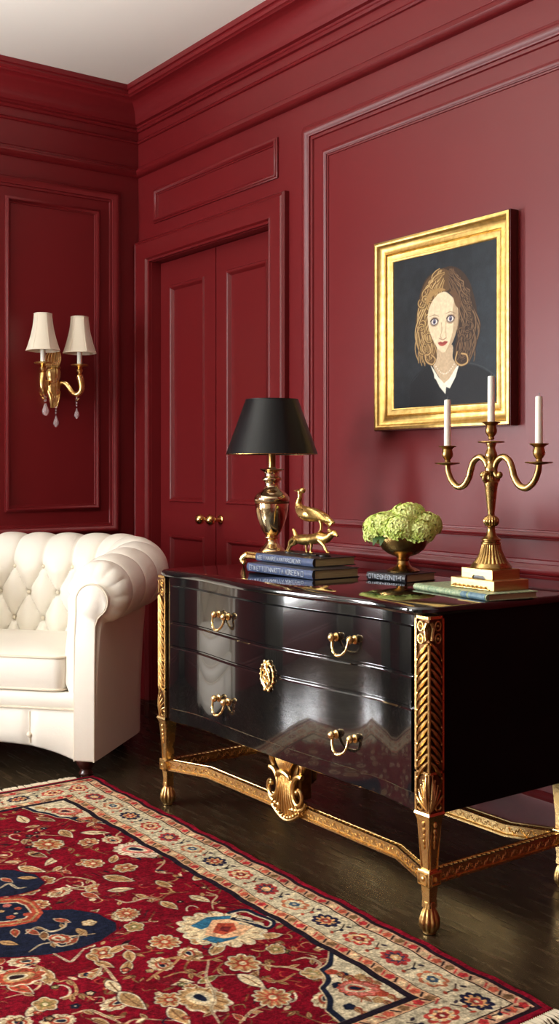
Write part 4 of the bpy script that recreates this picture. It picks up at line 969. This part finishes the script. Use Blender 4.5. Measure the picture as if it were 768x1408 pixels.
# backplate: fluted vase with leaf plume, on the wall
g.lathe([(.004, -.105), (.012, -.095), (.020, -.075), (.018, -.055), (.026, -.035), (.030, -.01), (.024, .02), (.030, .035), (.032, .06), (.028, .072), (.033, .078), (.030, .084), (.012, .09)], (.042, 0, 0), seg=32, lobes=(12, lambda z: .12))
for k in range(7):
    a = (k-3)/3; p = [(.035+.012*cos(a*2), a*.020+.016*a*sin(pi*t)+.012*t*t, .078+.105*t-.02*abs(a)*t) for t in np.linspace(0, 1, 12)]
    g.tube(p, [.0075-.004*t for t in np.linspace(0, 1, 12)], seg=8)
for k in range(5):
    a = (k-2)/2; g.tube([(.045+.012*sin(pi*t), a*.026*(1-t*.5), -.03-.075*t) for t in np.linspace(0, 1, 9)], [.008-.004*t for t in np.linspace(0, 1, 9)], seg=8)
g.box(.0, .03, -.012, .012, -.06, .08, .004)
g.build('backplate', M_gilt, sc_, smooth=True)
for sg in (-1, 1):
    cx, cy = .128, sg*.090
    a_ = MB(); P4 = smooth([(.045, sg*.010, -.020), (.055, sg*.030, .008), (.075, sg*.048, .002), (.100, sg*.066, -.035), (.120, sg*.080, -.045), (.136, sg*.094, -.028), (.134, sg*.096, .005), (cx, cy, .040)], 6)
    a_.tube(P4, [.0095+.0070*t**2 for t in np.linspace(0, 1, len(P4))], seg=10)
    for s_ in (-1, 1): a_.tube([(p[0]+.006*s_, p[1]+.004*s_, p[2]+.004) for p in P4[8:]], .0045, seg=6)
    a_.tube([(.120+.016*cos(t), sg*(.088+.010*sin(t)), -.058+.016*sin(t)) for t in np.linspace(1, 6, 14)], [.005-.003*k/13 for k in range(14)], seg=6)
    arm = a_.build('arm', M_gilt, sc_, smooth=True)
    c = MB(); c.lathe([(.010, .038), (.014, .042), (.008, .050), (.013, .058), (.015, .066), (.009, .076), (.018, .082), (.038, .085), (.041, .090), (.034, .093), (.011, .092)], (cx, cy, 0), seg=28)
    c.build('candle_cup', M_gilt, arm, smooth=True)
    c = MB(); c.lathe([(.0, .090), (.0115, .090), (.0115, .215), (.0, .215)], (cx, cy, 0), seg=20); c.build('candle_sleeve', M_wax, sc_, smooth=False, angle=40)
    s = MB(); R = []; R2 = []
    for t in np.linspace(0, 1, 12):
        z = .145+.165*t; r = .038+.034*(1-t)**1.7; row = []
        for k in range(36):
            a = 2*pi*k/36+pi/6*0; m_ = (a % (pi/3))-pi/6; rr = r*(.55+.45*cos(pi/6)/cos(m_))*1.04; row.append((cx+rr*cos(a), cy+rr*sin(a), z))
        R.append(row)
    R2 = [[(cx+(x-cx)*.97, cy+(y-cy)*.97, z) for x, y, z in row] for row in R]
    s.rings(R+R2[::-1], loop=True); sh = s.build('lamp_shade', M_silk, sc_, smooth=True)
    t_ = MB()
    for row in (R[0], R[-1]): t_.tube([(cx+(x-cx)*1.01, cy+(y-cy)*1.01, z) for x, y, z in row], .0024, closed=True, seg=6)
    for k in range(0, 36, 6): t_.tube([(cx+(R[i][k][0]-cx)*1.008, cy+(R[i][k][1]-cy)*1.008, R[i][k][2]) for i in range(12)], .0011, seg=5)
    t_.build('shade_trim', M_creamv, sh, smooth=True)
def crystal(x, y, z, L, big):
    c = MB(); n_ = max(2, int(L/.012))
    for k in range(n_): c.ell((x, y, z-.006-k*.012), (.0042, .0042, .0050), 8)
    zz = z-n_*.012-.006
    R = [[(x+r*cos(2*pi*k/8), y+r*sin(2*pi*k/8), zz-h_) for k in range(8)] for r, h_ in ((.001, 0), (.005*big, .012), (.0125*big, .030*big), (.0125*big, .038*big), (.006*big, .048*big), (.001, .052*big))]
    c.rings(R, caps=True); c.build('crystal_drop', M_crystal, sc_)
for a in ((.112, -.074, -.050, .040, 1.05), (.098, -.062, -.060, .022, 1.1), (.060, .004, -.100, .040, 1.05), (.118, .080, -.055, .050, .95)): crystal(*a)

# ================================================================== TABLE LAMP
T0 = .778
lamp = thing('table_lamp', 'urn-shaped pale gilt table lamp with a black tapered shade, standing behind the stacked blue books', 'lamp', (-3.012, 2.155, T0))
b = MB(); b.box(-.070, .070, -.070, .070, .026, .041, .003).box(-.064, .064, -.064, .064, .041, .048, .002)
pl = b.build('plinth', M_gold, lamp)
for sx in (-1, 1):
    for sy in (-1, 1):
        b = MB(); b.tube([(sx*(.060+.018*sin(t*2.6)), sy*(.060+.010*sin(t*2.6)), .038-.030*t) for t in np.linspace(0, 1, 10)], [.012-.002*t for t in np.linspace(0, 1, 10)], seg=10)
        for k in (-1, 0, 1): b.ell((sx*.074+k*.006, sy*.066-k*.004*sx*sy, .009), (.008, .008, .009), 10)
        b.ell((sx*.070, sy*.064, .032), (.013, .011, .012), 10)
        b.build('scroll_foot', M_gold, pl, smooth=True)
b = MB(); Zb = .060; H_ = lambda y: (757.5-y)*.00247+.060      # heights read from the urn outline
prof = [(.0, .060), (.044, .060), (.045, .066), (.042, .072), (.036, .078), (.024, .088), (.018, .096), (.0165, .108), (.019, .112), (.023, .115), (.023, .119), (.019, .122), (.021, .126), (.030, .140), (.042, .165), (.051, .195), (.0555, .225), (.0575, .248), (.056, .252), (.058, .256), (.0605, .262), (.0605, .268), (.056, .276), (.050, .286), (.038, .294), (.028, .302), (.023, .312), (.0215, .326), (.024, .332), (.0325, .336), (.034, .341), (.0325, .346), (.024, .350), (.022, .358), (.025, .368), (.039, .374), (.042, .377), (.040, .380), (.014, .382), (.013, .386)]
prof = [(r*(1.0 if r > .03 else 1.08), (z-.060)*.885+.047) for r, z in prof]
b.lathe(prof, seg=56); b.build('urn_body', M_lampmetal, lamp, smooth=True)
b = MB(); b.lathe([(.0570, .2120), (.0592, .2140), (.0594, .2180), (.0575, .2205)], seg=56, caps=False); b.build('dark_band', M_patina, lamp, smooth=True)
b = MB(); b.lathe([(0, .328), (.0130, .328), (.0125, .420), (.009, .444), (.009, .50), (0, .50)], seg=20); b.build('brass_neck', M_brass, lamp, smooth=False, angle=40)
ZS0, ZS1, R0_, R1_ = .380, .566, .157, .090
b = MB(); b.lathe([(R0_, ZS0), (R1_, ZS1), (R1_-.0025, ZS1), (R0_-.0025, ZS0), (R0_, ZS0)], seg=72, caps=False)
sh = b.build('lamp_shade', M_shade, lamp, angle=40)
b = MB(); b.lathe([(R0_-.0028, ZS0+.001), (R1_-.0028, ZS1-.001)], seg=72, caps=False); b.build('shade_lining', M_shadein, sh, smooth=True)
for z, r in ((ZS0, R0_+.0002), (ZS1, R1_)):
    b = MB(); b.tube([(r*cos(a), r*sin(a), z) for a in np.linspace(0, 2*pi, 73)[:-1]], .0011, closed=True, seg=6); b.build('shade_rim', M_brass if z == ZS0 else M_shade, sh, smooth=True)
b = MB()
for k in range(3): a = 2*pi*k/3+.4; b.tube([(0, 0, .545), (R1_*.97*cos(a), R1_*.97*sin(a), .560)], .0016, seg=5)
b.tube([(0, 0, .49), (0, 0, .556)], .003, seg=6); b.lathe([(0, .552), (.006, .556), (.007, .564), (.003, .572), (0, .573)], seg=12); b.build('shade_carrier', M_brass, lamp, smooth=True)

# ================================================================== BOOKS
def book(label, p, q_, depth, z, th, cover, group=None, spine=None, letters=None, seed=1, cat='book'):
    """p -> q_ = spine edge on the front, left to right"""
    p = Vector(p); q_ = Vector(q_); L = (q_-p).length; rz = math.atan2(q_.y-p.y, q_.x-p.x)
    t = thing('book', label, cat, (p.x, p.y, z), rz, group)
    b = MB(); ct = .0024
    b.box(0, L, .003, depth, 0, ct, .0009).box(0, L, .003, depth, th-ct, th, .0009)
    R = []
    for x in np.linspace(0, L, 6): R.append([(x, .004, 0), (x, -.001, .002), (x, -.004, th*.3), (x, -.005, th*.5), (x, -.004, th*.7), (x, -.001, th-.002), (x, .004, th), (x, .006, th-ct), (x, .006, ct)])
    b.rings(R, caps=True); b.build('cover', cover, t, angle=35)
    b = MB(); b.box(.004, L-.004, .005, depth-.004, ct, th-ct); b.build('pages', M_paper, t)
    if letters:
        b = MB(); random.seed(seed); x = letters[0]*L; m_ = letters[2]
        hh = th*letters[3]
        while x < letters[1]*L:
            wd = hh*(.45+.4*random.random()); zc = th*.5; yy = -.0055
            k = random.randrange(6); s_ = .0011
            segs = {0: [(-1, -1, -1, 1), (-1, 1, 1, -1), (1, -1, 1, 1)], 1: [(-1, -1, 0, 1), (0, 1, 1, -1), (-.5, 0, .5, 0)], 2: [(-1, -1, -1, 1), (-1, 1, 1, .6), (1, .6, -1, 0), (-.2, 0, 1, -1)], 3: [(0, -1, 0, 1), (-1, 1, 1, 1)], 4: [(-1, -1, -1, 1), (-1, 1, 1, 1), (-1, 0, .6, 0), (-1, -1, 1, -1)], 5: [(-1, 1, -1, -1), (-1, -1, 1, -1), (1, -1, 1, 1), (-1, 1, 1, 1)]}[k]
            for (a, c_, d, e) in segs: b.tube([(x+a*wd/2, yy, zc+c_*hh/2), (x+d*wd/2, yy, zc+e*hh/2)], s_, seg=5)
            x += wd+.0035*(1 if random.random() < .85 else 3)
        b.build('spine_lettering', m_, t)
    return t
BG = 'books on the commode'
book('lower blue-spined book under the gilt animal figurine, directly on the commode', (-2.890, 1.972), (-2.537, 1.966), .175, T0+.0005, .0285, M_charcoal, BG, letters=(.06, .90, M_silver, .5), seed=3)
book('upper blue-spined book with the gilt animal figurine standing on it', (-2.915, 2.024), (-2.607, 2.022), .165, T0+.0297, .0265, M_charcoal, BG, letters=(.05, .80, M_silver, .45), seed=7)
book('small dark book under the bronze flower bowl', (-2.459, 2.108), (-2.309, 2.124), .135, T0+.0005, .0245, M_charcoal, BG, letters=(.10, .92, M_silver, .5), seed=12)
gb = book('sage green marbled book under the gold blocks of the candelabra', (-2.171, 2.029), (-1.868, 1.990), .165, T0+.0005, .0175, M_green, BG)
def patch(t, L0, L1, th, m, name):
    b = MB(); R = []
    for x in (L0, L1): R.append([(x, .0015, .0004), (x, -.0022, .002), (x, -.0049, th*.3), (x, -.0059, th*.5), (x, -.0049, th*.7), (x, -.0022, th-.002), (x, .0015, th-.0004), (x, .004, th*.5)])
    b.rings(R, caps=True); return b.build(name, m, t, smooth=False, angle=35)
patch(gb, .205, .228, .0175, M_teal, 'spine_band'); patch(gb, .236, .300, .0175, M_teal, 'spine_label')
# blue spines on the two charcoal books (cloth spine strip)
for o in list(C.objects):
    if o.name.startswith('book') and o.parent is None and 'blue-spined' in o['label']:
        th = .0285 if 'lower' in o['label'] else .0265; L_ = .353 if 'lower' in o['label'] else .308
        R = []; b = MB()
        for x in (.001, L_-.001): R.append([(x, .0035, .0003), (x, -.0013, .0018), (x, -.0044, th*.3), (x, -.0053, th*.5), (x, -.0044, th*.7), (x, -.0013, th-.0018), (x, .0035, th-.0003), (x, .004, th*.5)])
        b.rings(R, caps=True); b.build('blue_spine', mat('slate_blue_spine', rgb(76, 90, 122), .35, noise=.3, nscale=70), o, angle=35)['label'] = 'slate blue spine'

# ================================================================== ANIMAL FIGURINE
ZF = T0+.0565
fig = thing('animal_figurine', 'gold figurine of a long-tailed bird standing over a running hound, on the blue books', 'figurine', (-2.76, 2.10, ZF))
fd = FW[0]*fig.location.x+FW[1]*fig.location.y
def FP(x, y, off=0.):   # photo point on the upright plane through the figurine, local coordinates
    yy = 2.10+off; p = P(x, y, Y=yy); return Vector((p[0]+2.76, off, p[2]-ZF))
FAT = 1.12
def blob(mb, pts, rs, seg=14, squash=1.):
    Q = smooth([tuple(p) for p in pts], 6) if False else None
    n_ = len(pts); A_ = np.array([tuple(p) for p in pts]); S_ = smooth(A_, 6); rr = np.interp(np.linspace(0, 1, len(S_)), np.linspace(0, 1, len(rs)), rs); mb.tube(S_, list(rr*FAT), seg=seg)
b = MB()
# hound body: tail-end (left) to muzzle (right)
blob(b, [FP(404, 739), FP(408, 741), FP(418, 742), FP(430, 741), FP(440, 739), FP(447, 740), (FP(452, 738)), FP(456, 734), FP(459, 733), FP(463, 735)], [.004, .013, .0155, .0145, .0165, .015, .011, .009, .0085, .003], 16)
b.ell(FP(457, 733), (.010, .009, .009), 12); blob(b, [FP(459, 734), FP(462, 735.5), FP(464, 737)], [.007, .005, .003], 10)
for o_ in (-.008, .008): blob(b, [FP(455, 731, o_), FP(452, 729, o_*1.5), FP(450, 731, o_*1.6)], [.004, .0045, .002], 8)
blob(b, [FP(408, 740), FP(405, 732), FP(403, 728), FP(402.5, 726.5)], [.008, .0055, .0045, .002], 10)     # tail
for o_, L_ in ((-.012, [(407, 741), (405, 747), (400, 750), (397.5, 755), (395, 758)]), (.010, [(405, 740), (399, 745), (397, 751), (394.5, 756), (391.5, 758.5)])):
    blob(b, [FP(x, y, o_) for x, y in L_], [.0095, .006, .0038, .0030, .0028], 10)
    b.ell(FP(L_[-1][0]+.5, L_[-1][1], o_), (.006, .004, .003), 8)
for o_, L_ in ((-.010, [(439, 743), (443, 748), (447, 753), (449, 758), (450, 760)]), (.010, [(438, 743), (441, 747), (445, 752), (448, 757), (449, 759)]), (-.004, [(427, 744), (428, 750), (427, 756), (427, 760)]), (.014, [(420, 743), (421, 749), (421, 755), (421, 759)])):
    blob(b, [FP(x, y, o_) for x, y in L_], [.008, .0048, .0034, .0030, .0030], 10); b.ell(FP(L_[-1][0]+1, L_[-1][1], o_), (.006, .004, .003), 8)
b.build('hound', M_statue, fig, smooth=True)
b = MB()
blob(b, [FP(412, 684), FP(410.5, 690), FP(411, 697), FP(416, 704), FP(424, 707), (FP(434, 708)), FP(444, 711), FP(453, 716), FP(459, 719)], [.0070, .0085, .0125, .0185, .0215, .0190, .0140, .0080, .0030], 18)
b.ell(FP(415.5, 674.5), (.0115, .0100, .0095), 14); blob(b, [FP(412, 675), FP(412, 680), FP(412, 685)], [.008, .0068, .0072], 12)
blob(b, [FP(411.5, 674.5), FP(407.5, 674.7), FP(404, 674.5)], [.0050, .0030, .0010], 8)
for o_ in (-1, 1):   # wings with feather ridges
    for k in range(6):
        blob(b, [FP(416+k*.8, 697+k*1.6, o_*.015), FP(424+k, 700+k*2.0, o_*(.021-.001*k)), FP(436+k*1.2, 705+k*1.7, o_*.017), FP(447+k*1.5, 711+k*1.3, o_*.009)], [.004, .0062, .0052, .0024], 8)
for k in range(6): blob(b, [FP(438, 706+k, 0), FP(450, 712+k*1.5, (k-2.5)*.003), FP(457-k, 719+k*1.3, (k-2.5)*.004)], [.006, .005, .002], 8)
for o_ in (-.005, .006):
    blob(b, [FP(436, 711, o_), FP(440, 716, o_), FP(441.5, 722, o_), FP(441, 729, o_)], [.009, .0058, .0042, .0040], 10)
    for a in (-1, 0, 1): blob(b, [FP(441, 729, o_), FP(438, 731.5, o_+a*.006)], [.0035, .0022], 6)
b.ell(FP(412.3, 674, -.009), (.002, .001, .002), 6)
b.build('bird', M_statue, fig, smooth=True)
b = MB()
for x, y, rx_ in ((399, 760.5, .020), (424, 761.5, .026), (446, 763, .020)):
    p = FP(x, y); b.lathe([(rx_*.2, 0), (rx_, .001), (rx_*.95, .005), (rx_*.55, .0085), (0, .009)], (p.x, 0, 0), seg=18)
b.box(-.075, .075, -.010, .010, 0, .004, .001)
b.build('base', M_statuebase, fig, smooth=False, angle=40)['label'] = 'black metal base'

# ================================================================== FLOWER BOWL
ZB = T0+.0255
bowl = thing('footed_bowl', 'round bronze footed bowl holding green hydrangeas, on the small dark book', 'bowl', (-2.388, 2.186, ZB))
b = MB(); b.lathe([(0, 0), (.048, 0), (.049, .004), (.040, .009), (.026, .014), (.019, .022), (.0165, .032), (.020, .036), (.017, .040), (.022, .045), (.042, .052), (.060, .064), (.071, .082), (.0755, .100), (.076, .110), (.074, .112), (.071, .108), (.066, .085), (.050, .066), (.0, .060)], seg=56)
b.build('bowl_body', M_brass, bowl, smooth=True)
RS = np.random.RandomState(3)
# one head of hydrangea = many four-petalled florets over a dome
def floret(mb, c, nrm, r, tw):
    nrm = Vector(nrm).normalized(); u = nrm.orthogonal().normalized(); v = nrm.cross(u); c = Vector(c)
    for k in range(4):
        a = tw+k*pi/2; d = u*cos(a)+v*sin(a); e = u*-sin(a)+v*cos(a)
        pts = [c, c+d*r*.5+e*r*.42+nrm*r*.22, c+d*r*1.02+e*r*.22+nrm*r*.10, c+d*r*1.12+nrm*r*.02, c+d*r*1.02-e*r*.22+nrm*r*.10, c+d*r*.5-e*r*.42+nrm*r*.22, c+d*r*.6+nrm*r*.05]
        mb.add([tuple(p) for p in pts], [(0, 1, 6), (1, 2, 6), (2, 3, 6), (3, 4, 6), (4, 5, 6), (5, 0, 6)])
    mb.ell(tuple(c+nrm*r*.12), r*.16, 6)
bq = thing('hydrangea_bouquet', 'bouquet of lime green hydrangeas standing in the bronze footed bowl', 'flowers', tuple(bowl.location))
heads = [(-.072, -.030, .140, .050), (-.020, -.052, .148, .052), (.042, -.046, .142, .052), (.078, -.008, .132, .046), (-.050, .030, .156, .050), (.010, .012, .172, .056), (.055, .040, .150, .048), (-.090, .005, .122, .038), (-.052, -.062, .120, .036), (.015, .060, .145, .045)]
for (hx, hy, hz, hr) in heads:
    # hydrangea heads run around the rim; x/y relative to the bowl
    mb = MB(); n_ = int(95*(hr/.05)**2)
    for i in range(n_):
        ph = (i+.5)/n_; th = math.acos(1-1.62*ph); a = i*2.39996; nr = (sin(th)*cos(a), sin(th)*sin(a), cos(th)); rr = hr*(.84+.16*RS.rand())
        floret(mb, (nr[0]*rr, nr[1]*rr, nr[2]*rr*.80+.0), nr, .0100+.0035*RS.rand(), RS.rand()*3)
    t = mb.build('flower_head', M_petal, bq); t.location = (hx, hy, hz-.012)
    c = MB(); c.ell((0, 0, .0), (hr*.74, hr*.74, hr*.58), 14); c.build('flower_core', M_leaf, t, smooth=True)
    c = MB(); c.tube([(0, 0, .0), (-hx*.5, -hy*.5, -.05), (-hx*.75, -hy*.75, -hz+.09)], .003, seg=6); c.build('stem', M_leaf, t)
def leafm(mb, p0, p1, wd, droop):
    p0, p1 = Vector(p0), Vector(p1); d = (p1-p0); s_ = Vector((-d.y, d.x, 0)).normalized(); R = []
    for t in np.linspace(0, 1, 9):
        c = p0+d*t+Vector((0, 0, -droop*t*t)); w_ = wd*sin(pi*t**.8)+.0005; R.append([tuple(c+s_*w_+Vector((0, 0, w_*.3))), tuple(c), tuple(c-s_*w_+Vector((0, 0, w_*.3)))])
    mb.rings(R, closed=False)
bl = bowl.location
for i, (p0, p1, wd, dr, lb) in enumerate((((-.03, -.06, .112), (-.02, -.100, .108), .016, .030, 'front'), ((.05, -.04, .112), (.110, -.045, .108), .014, .014, 'right'), ((-.06, -.04, .112), (-.115, -.06, .108), .012, .006, 'left'), ((-.01, -.06, .112), (.005, -.095, .112), .013, .034, 'front'))):
    mb = MB(); leafm(mb, p0, p1, wd, dr); o = mb.build('leaf', M_leaf, bowl, smooth=True)

# ================================================================== GOLD BLOCKS + CANDELABRA + CANDLES
RZ = math.atan2(1.990-2.029, -1.868+2.171)
def block(label, p, q_, dep, z, h_, notch=False, orn=False):
    p = Vector(p); q_ = Vector(q_); L = (q_-p).length; rz = math.atan2(q_.y-p.y, q_.x-p.x); t = thing('gold_block', label, 'block', (p.x, p.y, z), rz, 'gold blocks under the candelabra')
    b = MB()
    if notch:
        pl_ = [(0, 0), (L*.34, 0), (L*.36, h_*.22), (L*.40, h_*.34), (L*.72, h_*.34), (L*.78, h_*.10), (L*.80, 0), (L, 0), (L, h_), (0, h_)]
        R = [[(a, d, z_) for a, z_ in pl_] for d in (0, .012)]; b.rings(R, caps=True); b.box(0, L, .0121, dep, 0, h_)
    else: b.box(0, L, 0, dep, 0, h_, .0012)
    b.build('slab', M_box, t)
    if notch:
        b = MB().box(L*.34, L*.80, .003, .0125, 0, h_*.34); b.build('recess', M_statuebase, t)
    if orn:
        b = MB()
        for k in range(16): x = .008+k*(L*.8)/16; b.tube([(x, -.001, .004), (x+.003, -.003, .008+.002*(k % 2)), (x+.007, -.001, .004)], .0018, seg=5)
        b.tube([(.004, -.002, .003), (L*.45, -.003, .0035), (L*.9, -.002, .003)], .0018, seg=6); b.build('ornament', M_gilt, t, smooth=True)
    return t
block('larger gold block on the green book, lower of the two under the candelabra', (-2.056, 2.052), (-1.893, 2.041), .120, T0+.0182, .0265, orn=True)
block('smaller gold block with a dark notch, directly under the candelabra foot', (-2.032, 2.068), (-1.917, 2.060), .095, T0+.0449, .0245, notch=True)
ZC = T0+.0696
cdl = thing('candelabra', 'three-armed aged brass candelabra with fluted bell foot standing on two gold blocks', 'candelabra', (-1.972, 2.115, ZC))
Z = lambda y: 1.1-(y-648)/525.7-ZC
b = MB(); b.lathe([(0, 0), (.052, 0), (.054, .003), (.052, .007), (.047, .012), (.0465, .014)], seg=64)
b.lathe([(.046, .012), (.041, .018), (.034, .030), (.029, .042), (.0255, .054), (.0240, .062)], seg=120, lobes=(24, lambda z: .07))
b.lathe([(.0240, .061), (.0262, .063), (.0262, .067), (.0225, .069), (.0225, .071), (.0255, .073), (.0250, .076), (.019, .080), (.0135, .086), (.011, .095), (.0095, .104), (.0105, .106), (.0085, .109)], seg=48)
b.build('foot', M_brass, cdl, smooth=True)
b = MB(); b.lathe([(.008, .107), (.015, .111), (.0195, .118), (.0200, .124), (.0175, .131), (.010, .137), (.008, .139)], seg=96, lobes=(16, lambda z: .12 if .109 < z < .135 else 0))
b.lathe([(.0085, .138), (.0092, .141), (.0092, .146), (.0098, .15), (.0165, .212), (.0180, .218), (.0180, .220), (.0190, .221), (.0190, .224), (.0130, .228), (.0110, .236), (.0135, .244), (.0165, .250), (.0165, .262), (.0120, .270), (.0105, .280), (.0150, .288), (.0165, .294), (.0145, .302), (.0125, .306), (.0105, .312), (.0110, .318), (.013, .322), (.0130, .325), (.0335, .3270), (.0345, .3285), (.0335, .3305), (.012, .332)], seg=48)
b.build('stem', M_brass, cdl, smooth=True)
def cup(zb, x=0., y=0., dish=False):
    m_ = MB()
    if dish: m_.lathe([(.006, -.004), (.0335, .0010), (.0350, .0025), (.0335, .0040), (.008, .0045)], (x, y, zb), seg=40)
    m_.lathe([(.0060, .003), (.0085, .006), (.0075, .011), (.0105, .015), (.0145, .021), (.0155, .028), (.0135, .036), (.0130, .040), (.0165, .044), (.0235, .0475), (.0245, .0490), (.0230, .0500), (.0100, .0480), (.0100, .03), (0, .03)], (x, y, zb), seg=40); return m_
CUPZ = .3315
cup(CUPZ).build('candle_cup', M_brass, cdl, smooth=True)
AR = .160
for sg in (-1, 1):
    am = MB(); q4 = smooth([(sg*.028, 0, .2440), (sg*.018, 0, .2400), (sg*.012, 0, .2560), (sg*.020, 0, .2780), (sg*.040, 0, .2900), (sg*.062, 0, .2790), (sg*.073, 0, .2560), (sg*.080, 0, .2360), (sg*.098, 0, .2150), (sg*.122, 0, .2110), (sg*.145, 0, .2280), (sg*.157, 0, .2520), (sg*AR, 0, .2700)], 6)
    n_ = len(q4); am.tube(q4, [.0055+.0025*sin(pi*k/n_)+.002*(k/n_) for k in range(n_)], seg=12)
    am.ell((sg*.029, 0, .2430), (.0095, .0075, .0090), 14); am.ell((sg*.072, 0, .262), (.0085, .0080, .0070), 12); am.tube([(sg*.076, 0, .262), (sg*.066, 0, .266)], .0065, seg=8)
    arm = am.build('arm', M_brass, cdl, smooth=True)
    cup(.2720, sg*AR, 0, True).build('candle_cup', M_brass, arm, smooth=True)
am = MB(); q4 = smooth([(0, -.008, .250), (.0, -.022, .246), (0, -.026, .232), (0, -.016, .226)], 5); am.tube(q4, .006, seg=10); q4 = smooth([(0, .008, .250), (.0, .022, .246), (0, .026, .232), (0, .016, .226)], 5); am.tube(q4, .006, seg=10); am.build('stem_scroll', M_brass, cdl, smooth=True)
for sx, zz, L_, lb in ((-AR, .2720, .146, 'ivory candle in the left cup of the candelabra, in front of the portrait frame'), (0, CUPZ, .140, 'ivory candle in the tall centre cup of the candelabra'), (AR, .2720, .138, 'ivory candle in the right cup of the candelabra, nearest the photo edge')):
    c = thing('candle', lb, 'candle', (cdl.location.x+sx, cdl.location.y, ZC+zz+.0302), 0, 'candles in the candelabra')
    b = MB(); b.lathe([(0, 0), (.0094, 0), (.0096, .01), (.0090, L_-.004), (.0080, L_-.0008), (.004, L_), (0, L_)], seg=28); b.build('wax', M_wax, c, smooth=True)
    b = MB(); b.tube([(0, 0, L_-.002), (.0006, 0, L_+.004), (.0014, 0, L_+.008)], .0008, seg=6); b.build('wick', M_statuebase, c)
